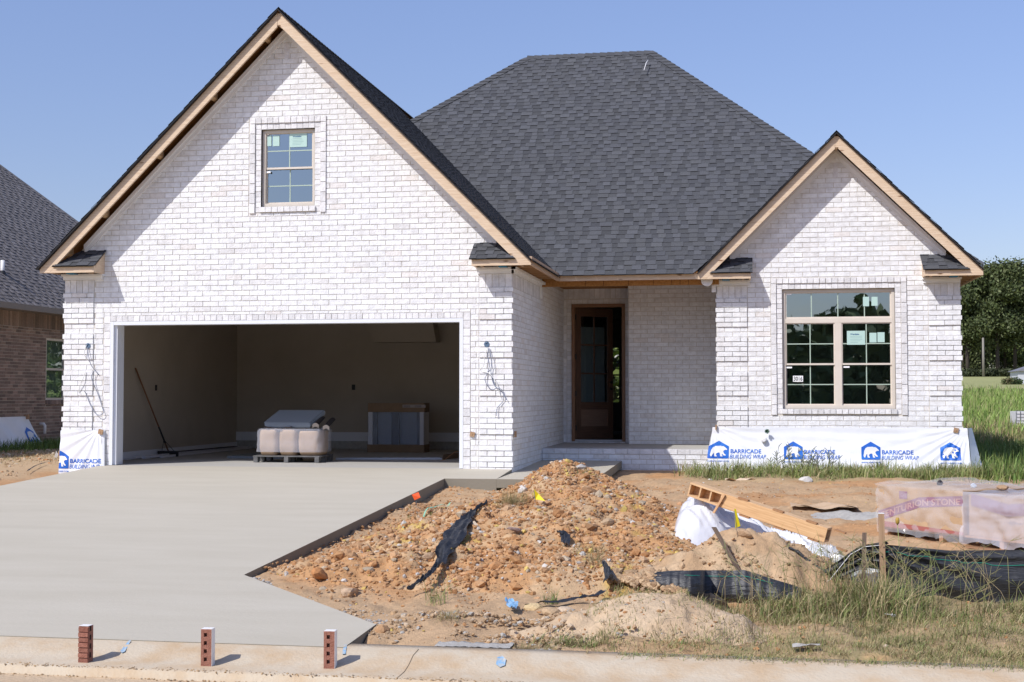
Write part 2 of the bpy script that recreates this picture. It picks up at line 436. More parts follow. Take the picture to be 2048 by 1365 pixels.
bbox(mb, OG, AX, NF, XR2 - .035, XR2 + .035, 4.66, 4.9, -.004, .012, (.9, .88, .88))
mb.build("gable_brick_wall", mBrick, house)
surround(OG, AX, NF, *W2)
quoins([(OG, AX, NF, RXL, RXL + .5, -1)], "corner_quoins"); quoins([(OG, AX, NF, RXR - .5, RXR, 1)], "corner_quoins")
mb = MB(); mb.box(RXL, RXL + .1, YG + .1, 5.0, -.4, 3.0); mb.box(RXR - .1, RXR, YG + .1, 14, -.4, 3.05); mb.build("side_wall_backing", mMortar, house)
mb = MB(); bricks(mb, (RXR, 0, 0), (0, 1, 0), (1, 0, 0), YG, 14, -.3, 3.0); bricks(mb, (RXL, 0, 0), (0, 1, 0), (-1, 0, 0), YG, 5.0, 0, 3.0)
mb.build("right_side_wall", mBrick, house)
# --- porch ---------------------------------------------------------------
YD, YP, XP = 5.6, 5.0, 1.29
D = (.16, 1.17, .225, 2.81)   # door frame outer
mb = MB()
mb.box(0, D[0], YD, YD + .1, .1, 3.1); mb.box(D[1], XP + .1, YD, YD + .1, .1, 3.1); mb.box(D[0], D[1], YD, YD + .1, D[3], 3.1)
mb.box(XP, RXL, YP, YP + .1, .1, 3.1); mb.box(XP, XP + .1, YP + .1, YD, .1, 3.1)
mb.box(D[0], D[1], YD, YD + .1, .1, D[2])
mb.build("mortar_backing", mMortar, house)
mb = MB(); OD = (0, YD, 0)
bricks(mb, OD, AX, NF, 0, XP, .2, 2.82, [(D[0] - .186, D[1] + .186, -1, D[3] + .1)], off=.07)
soldier(mb, OD, AX, NF, 0, XP, 2.91, 3.12, .1, .008, True)
bricks(mb, (0, YP, 0), AX, NF, XP, RXL, .2, 3.1, (), off=.11)
bricks(mb, (XP, 0, 0), (0, 1, 0), (-1, 0, 0), YP, YD, .2, 3.1)
w_ = .093
soldier(mb, OD, AX, NF, D[0] - w_, D[0], .2, D[3] + w_, .0813, .006, False); soldier(mb, OD, AX, NF, D[1], D[1] + w_, .2, D[3] + w_, .0813, .006, False)
soldier(mb, OD, AX, NF, D[0], D[1], D[3], D[3] + w_, .098, .006, True)
soldier(mb, OD, AX, NF, D[0] - 2 * w_ + .02, D[0] - w_, .2, D[3] + w_, .0813 * 2, .022, False)
soldier(mb, OD, AX, NF, D[0] - w_, D[1], .13, D[2] - .005, .098, .05, True)
mb.build("porch_brick_wall", mBrick, house)
PY = 2.85
mb = MB(); mb.box(0.012, RXL - .02, PY + .03, YD, -.1, .2); mb.build("porch_floor", mConc, house)
mb = MB(); mb.box(0.012, 2.91, PY + .008, PY + .03, -.4, .19); mb.build("porch_edge_mortar", mMortar, house)
mb = MB(); bricks(mb, (0, PY, 0), AX, NF, .015, 2.9, -.3, .105, (), n1=.0); soldier(mb, (0, PY, 0), AX, NF, .015, 2.9, .108, .2, .2, .006, True)
mb.build("porch_brick_edge", mBrick, house)
# porch ceiling and the sheathed beam above it
mb = MB(); mb.box(0.02, 2.98, PY - .04, PY + .02, 2.925, 3.11, (1, 1, 1))
xx = .34
while xx < 2.9:
    xx += random.choice((.14, .21, .3, .42)); mb.box(xx, xx + .006, PY - .043, PY - .04, 2.925, 3.11, (.12, .1, .08))
mb.build("porch_beam", mOSB, house)
mb = MB(); mb.box(0.0, 3.0, PY + .02, YD + .1, 3.10, 3.12, (.9, .8, .7)); mb.build("porch_ceiling", mOSB, house)
# --- garage interior -----------------------------------------------------
mb = MB(); IX0, IX1, IY = -6.98, -.16, 6.8
mb.box(IX0 - .05, IX0, .1, IY, .0, 2.8); mb.box(IX1, IX1 + .05, .1, IY, 0, 2.8)
mb.box(IX0, IX1, IY, IY + .05, .30, 2.8); mb.box(IX0 - .05, IX1 + .05, .1, IY, 2.8, 2.85)
mb.box(IX0, HX0 - .0, .1, .12, 0, 2.8); mb.box(HX1, IX1, .1, .12, 0, 2.8); mb.box(HX0, HX1, .1, .12, HZ1, 2.8)
mb.build("garage_drywall", mDry, house)
mb = MB(); s0 = onY(735, 650, 6.4); s1 = onY(872, 684, 6.4)
mb.prism([(s0.x - .1, 6.4, 2.8), (s0.x + .12, 6.4, s1.z), (s1.x, 6.4, s1.z), (s1.x - .12, 6.4, 2.8)], (0, .4, 0)); mb.build("stair_soffit", mDry, house)
mb = MB(); mb.box(IX0, IX1, IY - .012, IY + .04, 0, .16, (.25, .25, .25)); mb.build("stem_wall", mConcEdge, house)
mb = MB(); mb.box(IX0, IX1, IY - .02, IY + .045, .16, .34, (.75, .75, .78)); mb.box(IX0, IX0 + .02, .2, IY - .02, .0, .13, (.75, .75, .78)); mb.build("baseboard", mPlain, house)
mb = MB(); mb.box(GXL + .1, -.1, .0, IY + .1, -.12, 0.0); mb.build("garage_floor", mConc, house)
mb = MB(); mb.mark(); q = onY(707, 775, IY - .01); mb.box(q.x - .035, q.x + .035, IY - .015, IY, q.z - .055, q.z + .055); q = onY(332, 776, 3); mb.mark(); mb.box(IX0, IX0 + .01, 2.9, 2.97, q.z - .05, q.z + .05); mb.build_parts("outlet_plate", mDark, house)
# frame of the garage opening
mb = MB(); fr = .055
for (x0, x1) in ((HX0, HX0 + fr), (HX1 - fr, HX1)): mb.box(x0, x1, -.015, .03, .005, HZ1)
mb.box(HX0 + fr, HX1 - fr, -.013, .03, HZ1 - fr, HZ1)
mb.box(HX0 + .015, HX0 + fr + .045, .03, .26, .006, HZ1 - .02); mb.box(HX1 - fr - .0, HX1 - .02, .03, .26, .006, HZ1 - .02); mb.box(HX0 + fr + .045, HX1 - fr, .032, .26, HZ1 - fr + .002, HZ1 - .02)
mb.build("garage_door_frame", M("frame_white", (.76, .78, .82), .4), house)
# --- windows ---------------------------------------------------------------
def window(W, Y, sash, stickers, name="window"):
    a, b, c, d = W; yo = Y + .045
    root = MB(); f = .05
    root.box(a, a + f, yo, yo + .07, c, d); root.box(b - f, b, yo, yo + .07, c, d); root.box(a + f, b - f, yo + .002, yo + .07, c, c + f + .01); root.box(a + f, b - f, yo + .002, yo + .07, d - f, d)
    fr_ = root.build(name, mVinyl, house)
    g = MB(); mb_ = MB(); gr = MB()
    for (x0, x1, z0, z1, nx, nz, pr) in sash:
        s_ = .022; y1 = yo + .02 + pr
        for q in ((x0, x0 + s_, z0, z1), (x1 - s_, x1, z0, z1), (x0 + s_, x1 - s_, z0, z0 + s_ + .008), (x0 + s_, x1 - s_, z1 - s_, z1)):
            mb_.box(q[0], q[1], y1, y1 + .03, q[2], q[3])
        yp = y1 + .015
        g.face([(x0 + s_, yp, z0 + s_), (x1 - s_, yp, z0 + s_), (x1 - s_, yp, z1 - s_), (x0 + s_, yp, z1 - s_)])
        for i in range(1, nx): gr.mark(); xm = x0 + (x1 - x0) * i / nx; gr.box(xm - .008, xm + .008, yp - .006, yp - .002, z0 + s_, z1 - s_)
        for i in range(1, nz): gr.mark(); zm = z0 + (z1 - z0) * i / nz; gr.box(x0 + s_, x1 - s_, yp - .0065, yp - .0025, zm - .008, zm + .008)
    mb_.build("sash", mVinyl, fr_); g.build("pane", mGlass, fr_); gr.build_parts("grille", mGrille, fr_)
    for k, (x0, x1, z0, z1, kind) in enumerate(stickers):
        st = MB(); ys = yo + .02
        if kind == 'num':
            st.box(x0, x1, ys - .004, ys - .002, z0, z1, (.9, .9, .9))
            text_on(st, "3016", (x1 - x0) * .86, lambda u, v: (x0 + (x1 - x0) * .07 + u, ys - .0055, z0 + (z1 - z0) * .14 + v), height=(z1 - z0) * .74, bold=.02, col=(.01, .01, .01))
            st.build("number_sign", mPlain, fr_)
            continue
        colr = (1, 1, 1) if kind == 'w' else (.46, .64, .58)
        st.box(x0, x1, ys + .0045, ys + .006, z0, z1, colr)
        if kind == 'l':
            wd = x1 - x0
            text_on(st, "Westlake", wd * .5, lambda u, v: (x0 + wd * .18 + u, ys + .003, z0 + (z1 - z0) * .70 + v), bold=.02, col=(.02, .1, .25))
            for r_ in range(5):
                zz = z0 + (z1 - z0) * (.6 - .11 * r_); st.box(x0 + wd * .18, x0 + wd * random.uniform(.6, .85), ys + .0032, ys + .0045, zz, zz + .004, (.25, .4, .4))
        st.build("sticker", mStk, fr_)
    return fr_
a, b, c, d = W1; zm = (c + d) / 2
e1 = lambda x, y, Y_=.08: onY(x, y, Y_)
def srect(x0, y0, x1, y1, k, Y_): p = onY(x0, y1, Y_); q = onY(x1, y0, Y_); return (p.x, q.x, p.z, q.z, k)
tag(window(W1, 0, [(a + .045, b - .045, zm - .01, d - .04, 2, 2, 0), (a + .045, b - .045, c + .05, zm + .02, 2, 2, .03)],
    [srect(530, 271, 543, 293, 's', .07), srect(545.5, 271, 559, 293, 's', .07), srect(579, 266, 614, 295, 'l', .07), srect(525.5, 269.5, 538, 273.5, 'w', .07), srect(528, 343, 541, 347, 'w', .07)]), "small gable window with blue sky reflection")
a, b, c, d = W2; zt = c + .735 * (d - c); zmid = c + .37 * (d - c); xm = (a + b) / 2
Yw = YG + .07
window(W2, YG, [(a + .05, b - .05, zt + .035, d - .045, 4, 1, 0), (a + .05, xm - .05, zmid - .01, zt - .03, 2, 2, 0), (xm + .05, b - .05, zmid - .01, zt - .03, 2, 2, 0),
    (a + .05, xm - .05, c + .05, zmid + .02, 2, 2, .02), (xm + .05, b - .05, c + .05, zmid + .02, 2, 2, .02)],
    [srect(1726, 594, 1738, 613, 's', Yw), srect(1743, 594, 1755, 612, 's', Yw), srect(1694, 662, 1730, 690, 'l', Yw), srect(1739, 666, 1753, 685.5, 's', Yw), srect(1755, 665, 1769, 685, 's', Yw),
     srect(1586, 752, 1606, 764, 'num', Yw), srect(1568, 588, 1583, 590.5, 'w', Yw), srect(1568, 644, 1581, 648, 'w', Yw), srect(1686, 644, 1700, 648, 'w', Yw), srect(1571, 734, 1584, 737, 'w', Yw), srect(1687, 733, 1699, 736, 'w', Yw)])
mb = MB(); mb.box(a + .04, b - .04, YG + .05, YG + .118, zt - .035, zt + .04); mb.box(xm - .055, xm + .055, YG + .052, YG + .116, c + .05, zt - .035); mb.build("window_mullion", mVinyl, house)
# --- rooms seen through glass and door --------------------------------------
mRoom = M("room_paint", (.42, .41, .38), .9)
mb = MB()
def room(x0, x1, y0, y1, z0, z1, faces="xXYzZ"):
    if 'x' in faces: mb.face([(x0, y0, z0), (x0, y1, z0), (x0, y1, z1), (x0, y0, z1)])
    if 'X' in faces: mb.face([(x1, y0, z0), (x1, y1, z0), (x1, y1, z1), (x1, y0, z1)])
    if 'Y' in faces: mb.face([(x0, y1, z0), (x1, y1, z0), (x1, y1, z1), (x0, y1, z1)])
    if 'z' in faces: mb.face([(x0, y0, z0), (x1, y0, z0), (x1, y1, z0), (x0, y1, z0)])
    if 'Z' in faces: mb.face([(x0, y0, z1), (x1, y0, z1), (x1, y1, z1), (x0, y1, z1)])
room(3.05, 6.7, YG + .11, 6.5, .2, 2.92); room(-4.3, -2.7, .11, 3.2, 3.6, 5.25)
XI0, XI1, YB = -.1, 3.3, 13.6
room(XI0, XI1, YD + .11, YB, .21, 2.98, "xXzZ")
bw = onY(1220.5, 805, YB); bt = onY(1238, 696, YB)
x0, x1, z0, z1 = bw.x, bt.x, bw.z, bt.z
for q in ((XI0, x0, .21, 2.98), (x1, XI1, .21, 2.98), (x0, x1, .21, z0), (x0, x1, z1, 2.98)): mb.box(q[0], q[1], YB, YB + .1, q[2], q[3])
mb.build("interior_rooms", mRoom, house)
mb = MB(); zz = (z0 + z1) / 2; mb.mark(); mb.box(x0, x1, YB - .02, YB, zz - .02, zz + .02)
for k in (.25, .75): mb.mark(); z_ = z0 + (z1 - z0) * k; mb.box(x0, x1, YB - .02, YB, z_ - .008, z_ + .008)
mb.build_parts("rear_window_bar", mDark, house)
# --- front door ---------------------------------------------------------------
df = MB(); jw = .06
df.board((D[0], YD - .03, D[2]), (D[0], YD - .03, D[3]), (jw, 0, 0), (0, .14, 0)); df.board((D[1] - jw, YD - .03, D[2]), (D[1] - jw, YD - .03, D[3]), (jw, 0, 0), (0, .14, 0))
df.board((D[0] + jw, YD - .028, D[3] - jw), (D[1] - jw, YD - .028, D[3] - jw), (0, 0, jw), (0, .14, 0))
df.build("door_frame", M("jamb_wood", (.20, .10, .05), .5, (.30, .16, .085), 3, .1, 30, uv=True, scl=(1, 18, 1)), house)
mb = MB(); mb.box(D[0] + jw, D[1] - jw, YD - .02, YD + .12, D[2], D[2] + .03, (.5, .5, .5)); mb.build("threshold", mPlain, house)
dw = D[1] - D[0] - 2 * jw; dh = D[3] - D[2] - jw - .03
xf = Matrix.Translation((D[0] + jw, YD + .10, D[2] + .035)) @ Matrix.Rotation(R(43), 4, 'Z')
dm = MB(); dm.xf = xf
st = .125
def bd(x0, x1, z0, z1, y0=0, y1=.045):
    if z1 - z0 > x1 - x0: dm.board((x0, y0, z0), (x0, y0, z1), (x1 - x0, 0, 0), (0, y1 - y0, 0))
    else: dm.board((x0, y0, z0), (x1, y0, z0), (0, 0, z1 - z0), (0, y1 - y0, 0))
bd(0, st, 0, dh); bd(dw - st, dw, 0, dh); bd(st, dw - st, 0, .24); bd(st, dw - st, .56, .70); bd(st, dw - st, dh - .16, dh)
gx = (st, dw / 2, dw - st); gz_ = [.70, .70 + (dh - .86) / 3, .70 + 2 * (dh - .86) / 3, dh - .16]
bd(dw / 2 - .014, dw / 2 + .014, .70, dh - .16, .008, .037)
for z_ in gz_[1:3]: bd(st, dw - st, z_ - .014, z_ + .014, .006, .039)
door = dm.build("front_door", mDoor, house)
pm = MB(); pm.xf = xf; pm.board((st, .012, .24), (dw - st, .012, .24), (0, 0, .32), (0, .02, 0)); pm.build("lower_panel", M("panel_wood", (.19, .115, .075), .5, (.24, .15, .10), 3, .1, 30, uv=True, scl=(1, 18, 1)), door)
pm = MB(); pm.xf = xf; pm.face([(st, .022, .70), (dw - st, .022, .70), (dw - st, .022, dh - .16), (st, .022, dh - .16)]); pm.build("pane", mDoorGlass, door)
pm = MB(); pm.xf = xf; pm.box(st + .002, dw - st - .06, .026, .03, .70, dh - .36, (.55, .60, .62)); pm.build("pale_backing", mPlain, door)  # pale sheet just behind the door panes, makes them look whitish
pm = MB(); pm.xf = xf
for z_ in (.95, 1.08): pm.mark(); pm.tube([(dw - .06, -.03, z_), (dw - .06, .0, z_)], .022, 10)
pm.build_parts("door_lock", mDark, door)
for z_ in (.2, .85, 1.55, 2.3):
    pm = MB(); pm.box(D[0] + jw, D[0] + jw + .02, YD + .05, YD + .1, D[2] + z_, D[2] + z_ + .1); pm.build("hinge", mDark, door)

# --- ROOF ----------------------------------------------------------------------
def shcol():
    b = random.choice((.080, .085, .088, .092)) * random.uniform(.93, 1.07); t = random.uniform(-.001, .003)
    return (b * .97 - t * .2, b * 1.0, b * 1.08 + t)
def shingles(P0, U, S, width, slope, clip, colf=shcol, ex=.118, name="shingle_roof", parent=None, build=True, mbx=None):
    U = Vector(U).normalized(); S = Vector(S).normalized(); N = U.cross(S).normalized(); P0 = Vector(P0)
    if N.z < 0: N = -N
    m = mbx or MB(); m.clip = clip; s = -.02; r = 0
    while s < slope:
        u = -random.random() * .2; hi = r % 2 == 0; s1 = min(s + ex, slope)
        while u < width:
            hi = not hi; wd = random.uniform(.10, .22) if hi else random.uniform(.09, .18); n = .0155 if hi else .009
            a = max(u, 0); b = min(u + wd, width)
            if b > a:
                c = colf(); js = random.uniform(-.003, .003); o0 = P0 + U * a + S * (s + js); o1 = P0 + U * b + S * (s + js)
                tp = S * (s1 - s - js)
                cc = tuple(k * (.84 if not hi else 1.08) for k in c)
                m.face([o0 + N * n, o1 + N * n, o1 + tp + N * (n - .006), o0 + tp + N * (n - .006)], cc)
                m.face([o0 - N * .004, o1 - N * .004, o1 + N * n, o0 + N * n], (.02, .02, .022))
            u += wd
        s += ex; r += 1
    m.clip = []
    return m.build(name, mSh, parent or house) if build else m
def pl(p, n): return (Vector(p), Vector(n).normalized())
S2 = math.sqrt(2)
YF1 = -.37; YF2 = 2.53
EL1, ER1 = -7.40, .345
# valley clips: keep garage right slope in front of main roof plane
mainz = lambda y: 3.12 + (y - 2.5)
clipG = [pl((0, 2.5 - .02, 3.12), (0, -1, 1))]
shingles((ER1 + .02, YF1 - .065, ZR1 - (ER1 + .02 - XR1)), (0, 1, 0), (-1, 0, 1), 11.5, (ER1 + .02 - XR1) * S2, clipG)
shingles((EL1 - .02, YF1 - .065, ZR1 - (XR1 - EL1 + .02)), (0, 1, 0), (1, 0, 1), 11.5, (XR1 - EL1 + .02) * S2, [])
EL2, ER2 = 2.64, 7.12
clipR = [pl((0, 2.5 - .02, 3.12), (0, -1, 1))]
shingles((ER2 + .02, YF2 - .065, ZR2 - (ER2 + .02 - XR2)), (0, 1, 0), (-1, 0, 1), 3.0, (ER2 + .02 - XR2) * S2, clipR)
shingles((EL2 - .0, YF2 - .065, ZR2 - (XR2 - EL2)), (0, 1, 0), (1, 0, 1), 3.0, (XR2 - EL2) * S2, clipR)
# main roof: front, left hip, right hip planes
A = Vector((-.99, 7.42, 8.04)); B = Vector((1.59, 7.42, 8.04)); CL = Vector((-7.5, 2.5, 3.12)); CR = Vector((7.2, 2.5, 3.12))
nL = (CL - A).cross(Vector((0, 1, 1))); nL = nL if nL.x > 0 else -nL
nR = (CR - B).cross(Vector((0, 1, 1))); nR = nR if nR.x < 0 else -nR
def hipclip(P, Q, keep):   # vertical plane through the hip, keep side given by a point
    d = Q - P; n = Vector((d.y, -d.x, 0)).normalized()
    if (Vector(keep) - P).dot(n) < 0: n = -n
    return (P, n)
mid = (0, 3, 0)
shingles((CL.x, 2.47, 3.09), (1, 0, 0), (0, 1, 1), CR.x - CL.x, (7.42 - 2.47) * S2, [hipclip(A, CL, mid), hipclip(B, CR, mid), pl((XR2, 2.5, 3.12), (-1, 0, 0)), pl((0, ZR2 - XR2 - .62 + .03, 0), (-1, 1, 0))])
shingles((CL.x, 2.47, 3.09), (1, 0, 0), (0, 1, 1), CR.x - CL.x, (7.42 - 2.47) * S2, [hipclip(B, CR, mid), pl((XR2, 2.5, 3.12), (1, 0, 0)), pl((7.13, 0, 0), (-1, 0, 0)), pl((0, ZR2 + XR2 - .62 + .03, 0), (1, 1, 0))])
# side planes
YBK = 14.0
sl = Vector((A.x - CL.x, 0, A.z - CL.z)); sr = Vector((B.x - CR.x, 0, B.z - CR.z))
shingles((CL.x, 2.5, 3.12), (0, 1, 0), sl, YBK - 2.5, sl.length, [hipclip(A, CL, (-6, 8, 0))])
shingles((CR.x, 2.5, 3.12), (0, 1, 0), sr, YBK - 2.5, sr.length, [hipclip(B, CR, (6, 8, 0)), pl((7.13, 0, 0), (-1, 0, 0))])
mb = MB(); mb.face([(A.x, 7.42, 8.04), (B.x, 7.42, 8.04), (CR.x, YBK, 3.12), (CL.x, YBK, 3.12)], (.05, .05, .055)); mb.build("rear_roof_slope", mSh, house)
# ridge and hip caps
def cap(p, q, dl, dr, w=.14, name="ridge_cap"):
    m = MB(); p = Vector(p); q = Vector(q); d = (q - p); n = int(d.length / .15); d.normalize()
    dl = Vector(dl).normalized() * w; dr = Vector(dr).normalized() * w
    for i in range(n):
        a = p + d * (i * .15); b = a + d * .155; c = shcol(); up1 = Vector((0, 0, .034)); up0 = Vector((0, 0, .02))
        for e in (dl, dr): m.face([a + up1, a + up1 + e, b + up0 + e, b + up0], c)
        m.face([a + dl, a + up1, a + up1 + dl], (.03, .03, .03)); m.face([a + dr, a + up1, a + up1 + dr], (.03, .03, .03))
    return m.build(name, mSh, house)
cap((XR1, YF1 - .02, ZR1), (XR1, 9, ZR1), (-1, 0, -1), (1, 0, -1)); cap((XR2, YF2 - .02, ZR2), (XR2, 4.7, ZR2), (-1, 0, -1), (1, 0, -1))
cap(A, B, (0, -1, -1), (0, 1, -1))
cap(CL, A, (1, 0, 0), (0, 1, 0), .2, "hip_cap")
cap(CR.lerp(B, .06), B, (-1, 0, 0), (0, 1, 0), .2, "hip_cap")
# decks under shingles (plywood seen from below)
mb = MB(); t = .02
def slab(pts, th=.014, dz=-.012):
    mb.prism([(p[0], p[1], p[2] + dz - th) for p in pts], (0, 0, th), (.8, .7, .6))
slab([(XR1, YF1, ZR1), (ER1, YF1, ZR1 - (ER1 - XR1)), (ER1, 2.42, ZR1 - (ER1 - XR1)), (XR1, 6.25, ZR1)])
slab([(XR1, YF1, ZR1), (EL1, YF1, ZR1 - (XR1 - EL1)), (EL1, 11, ZR1 - (XR1 - EL1)), (XR1, 11, ZR1)])
slab([(XR2, YF2, ZR2), (ER2, YF2, ZR2 - (ER2 - XR2)), (ER2, 5.5, ZR2 - (ER2 - XR2)), (XR2, 5.5, ZR2)])
slab([(XR2, YF2, ZR2), (EL2, YF2, ZR2 - (XR2 - EL2)), (EL2, 2.7, ZR2 - (XR2 - EL2)), (XR2, 4.6, ZR2)])
slab([(ER1, 2.5, 3.12), (EL2, 2.5, 3.12), (EL2, 3.3, 3.92), (ER1, 3.3, 3.92)])
mb.build("roof_deck", mOSB, house)
mb = MB()
for (xr, zr, xe, YF) in ((XR1, ZR1, EL1, YF1), (XR1, ZR1, ER1, YF1), (XR2, ZR2, EL2, YF2), (XR2, ZR2, ER2, YF2)):
    zz_ = zr - abs(xe - xr); mb.mark(); mb.prism([(xr, YF - .062, zr - .026), (xe, YF - .062, zz_ - .026), (xe, YF + .0, zz_ - .026), (xr, YF + .0, zr - .026)], (0, 0, .022), (.03, .03, .033))
mb.build_parts("starter_shingles", mSh, house)
# rakes
def rake(xr, zr, xe, YF, dz0=.035, hgt=.205):
    m = MB(); s = 1 if xe > xr else -1; m.clip = [pl((0, 0, 2.992), (0, 0, 1))]
    z_ = lambda x: zr - abs(x - xr) - dz0 - hgt
    x0 = xr + s * .028
    m.board((x0, YF, z_(x0)), (xe, YF, z_(xe)), (0, 0, hgt), (0, .038, 0)); return m.build("rake_board", mWood, house)
for (xr, zr, xe, YF) in ((XR1, ZR1, EL1, YF1), (XR1, ZR1, ER1, YF1), (XR2, ZR2, EL2, YF2), (XR2, ZR2, ER2, YF2)): rake(xr, zr, xe, YF)
mb = MB(); mb.mark(); mb.box(XR1 - .028, XR1 + .028, YF1 + .006, YF1 + .3, ZR1 - .24, ZR1 - .06); mb.mark(); mb.box(XR2 - .028, XR2 + .028, YF2 + .006, YF2 + .3, ZR2 - .24, ZR2 - .06); mb.build_parts("ridge_board", mWood, house)
# dark fly rafter against the wall + lookouts
mb = MB()
for (xr, zr, xe, YF, YW, xs) in ((XR1, ZR1, EL1, YF1, 0, (.25, 1.12, 2.0, 2.9, 3.5)), (XR1, ZR1, ER1, YF1, 0, (.3, 1.2, 2.1, 3.0)), (XR2, ZR2, EL2, YF2, YG, (.3, 1.1, 1.8)), (XR2, ZR2, ER2, YF2, YG, (.15, .85, 1.5, 2.0))):
    s = 1 if xe > xr else -1
    for q in xs:
        x = xr + s * q; zt_ = zr - q - .04; mb.mark()
        mb.board((x, YF + .038, zt_ - .10), (x, YW, zt_ - .10), (s * .04, 0, -.04), (0, 0, .09), (.75, .65, .5))
mb.build_parts("lookout_block", mWood, house)
# white moulding under the rakes on the wall
def trim(xr, zt_, YW, x0, x1, h=.135):
    m = MB(); 
    for xe in (x0, x1):
        z_ = lambda x: zt_ - abs(x - xr) - h
        m.board((xr, YW - .035, z_(xr)), (xe, YW - .035, z_(xe)), (0, 0, h), (0, .04, 0))
        m.board((xr, YW - .06, z_(xr) + h * .6), (xe, YW - .06, z_(xe) + h * .6), (0, 0, h * .5), (0, .03, 0))
    return m.build("gable_moulding", mWhite, house)
trim(XR1, 6.745, 0, XR1 - 3.3, XR1 + 3.3); trim(XR2, 5.125, YG, XR2 - 1.72, XR2 + 1.72)
# eave returns: (x0,x1,YF,YW)
def ereturn(x0, x1, YF, YW, inner):
    r_ = MB(); r_.board((x0, YF + .002, 2.992), (x1, YF + .002, 2.992), (0, 0, .105), (0, .038, 0))
    xi = x1 if inner > 0 else x0
    if inner > 0: r_.prism([(x1 - .03, YF + .04, 2.995), (x1 - .03, YW, 2.995), (x1 - .03, YW, 3.33), (x1 - .03, YF + .04, 3.09)], (.03, 0, 0))
    else: r_.prism([(x0, YF + .04, 2.995), (x0, YW, 2.995), (x0, YW, 3.33), (x0, YF + .04, 3.09)], (.03, 0, 0))
    x = x0 + .1
    while x < x1 - .1: r_.board((x, YF + .04, 2.995), (x, YW, 2.995), (.038, 0, 0), (0, 0, .07), (.6, .5, .4)); x += .3
    e = r_.build("eave_return", mWood, house)
    run = YW - YF + .03; S_ = Vector((0, run, .27))
    m = MB(); wd = x1 - x0 + .06; xr_, zr_ = (XR1, ZR1) if YF < 1 else (XR2, ZR2); sg_ = 1 if x0 > xr_ else -1
    ck = [pl((xr_ + sg_ * 3, 0, zr_ - 3 - .215), (-sg_, 0, -1))]
    shingles((x0 - (0.03 if inner < 0 else .0), YF - .03, 3.098), (1, 0, 0), S_, wd - .03, S_.length, ck, build=False, mbx=m, name="x")
    m.clip = ck; m.prism([(x0 - .0, YF - .02, 3.080), (x1 + .0, YF - .02, 3.080), (x1, YW, 3.345), (x0, YW, 3.345)], (0, 0, .012), (.03, .03, .03)); m.clip = []
    m.build("return_shingles", mSh, e)
    t_ = MB(); q = x1 if inner > 0 else x0
    t_.box(x0 + .2 if inner > 0 else x0 + .02, x1 - .02 if inner > 0 else x1 - .28, YW - .05, YW, 2.905, 2.985)
    t_.board((x0 + .18 if inner > 0 else x0 + .0, YW - .08, 2.96), (x1 if inner > 0 else x1 - .26, YW - .08, 2.96), (0, 0, .035), (0, .08, 0)); t_.build("crown_moulding", mWhite, e)
    tp = MB(); xm_ = x0 + (x1 - x0) * .45; tp.box(xm_, xm_ + .12, YF + .05, YF + .2, 2.975, 2.99, (.02, .16, .26)); tp.build("blue_tape", mPlain, e)
ereturn(EL1 + .02, -6.50, YF1, 0, 1); ereturn(-.54, ER1 - .02, YF1, 0, -1); ereturn(2.66, 3.50, YF2, YG, 1); ereturn(6.23, ER2 - .02, YF2, YG, -1)
# fascias
mb = MB(); mb.board((ER1 - .03, YF1 + .038, 2.992), (ER1 - .03, YF2 - .03, 2.992), (0, 0, .13), (.038, 0, 0), (.80, .74, .72)); mb.build("side_fascia", mWood, house)
mb = MB(); mb.board((ER1 - .03, YF2 - .001, 2.994), (2.68, YF2 - .001, 2.994), (0, 0, .115), (0, .038, 0)); mb.build("eave_fascia", mWood, house)
mb = MB(); mb.board((ER2 - .03, YF2 + .038, 2.992), (ER2 - .03, 14, 2.992), (0, 0, .13), (.038, 0, 0), (.8, .7, .6)); mb.build("side_fascia", mWood, house)
mb = MB(); y = YF1 + .4
while y < 2.4: mb.mark(); mb.board((0, y, 2.995), (ER1 - .03, y, 2.995), (0, .038, 0), (0, 0, .075), (.62, .5, .38)); y += .4
y = YF2 + .3
while y < 7: mb.mark(); mb.board((RXR, y, 2.995), (ER2 - .03, y, 2.995), (0, .038, 0), (0, 0, .075), (.62, .5, .38)); y += .4
mb.build_parts("soffit_joist", mWood, house)
mb = MB(); mb.box(0.0, ER1 - .03, -.02, 2.5, 3.075, 3.09, (.55, .5, .45)); mb.box(ER1, 2.7, 2.55, PY, 3.09, 3.10, (.7, .6, .5)); mb.build("soffit_sheathing", mOSB, house)
# crown moulding down the garage side wall
mb = MB(); mb.board((.0, -.05, 2.905), (.0, 2.72, 2.905), (.035, 0, 0), (0, 0, .06)); mb.board((.0, -.08, 2.955), (.0, 2.78, 2.955), (.085, 0, 0), (0, 0, .04)); mb.board((.01, 2.68, 2.72), (.01, 2.78, 2.72), (.03, 0, 0), (0, 0, .19)); mb.build("crown_moulding", mWhite, house)
mb = MB(); mb.box(2.86, 2.93, YG - .06, YG + .02, 2.80, 2.905); mb.build("beam_end_trim", mWhite, house)
p_ = onY(1414, 561, 2.8); mb = MB()
mb.tube([(p_.x, 2.66, 2.985), (p_.x, 2.8, 2.985)], .095, 14); mb.build("round_vent_cap", mWhite, house)
# small vent flap near the ridge of the main roof
q = Vector((1.52, 7.0, 7.66)); mb = MB(); mb.tube([q, q + Vector((.0, -.02, .1)), q + Vector((-.03, -.12, .02)), q + Vector((-.06, -.3, -.17))], .008, 5); mb.build("roof_strap", mWhite, house)
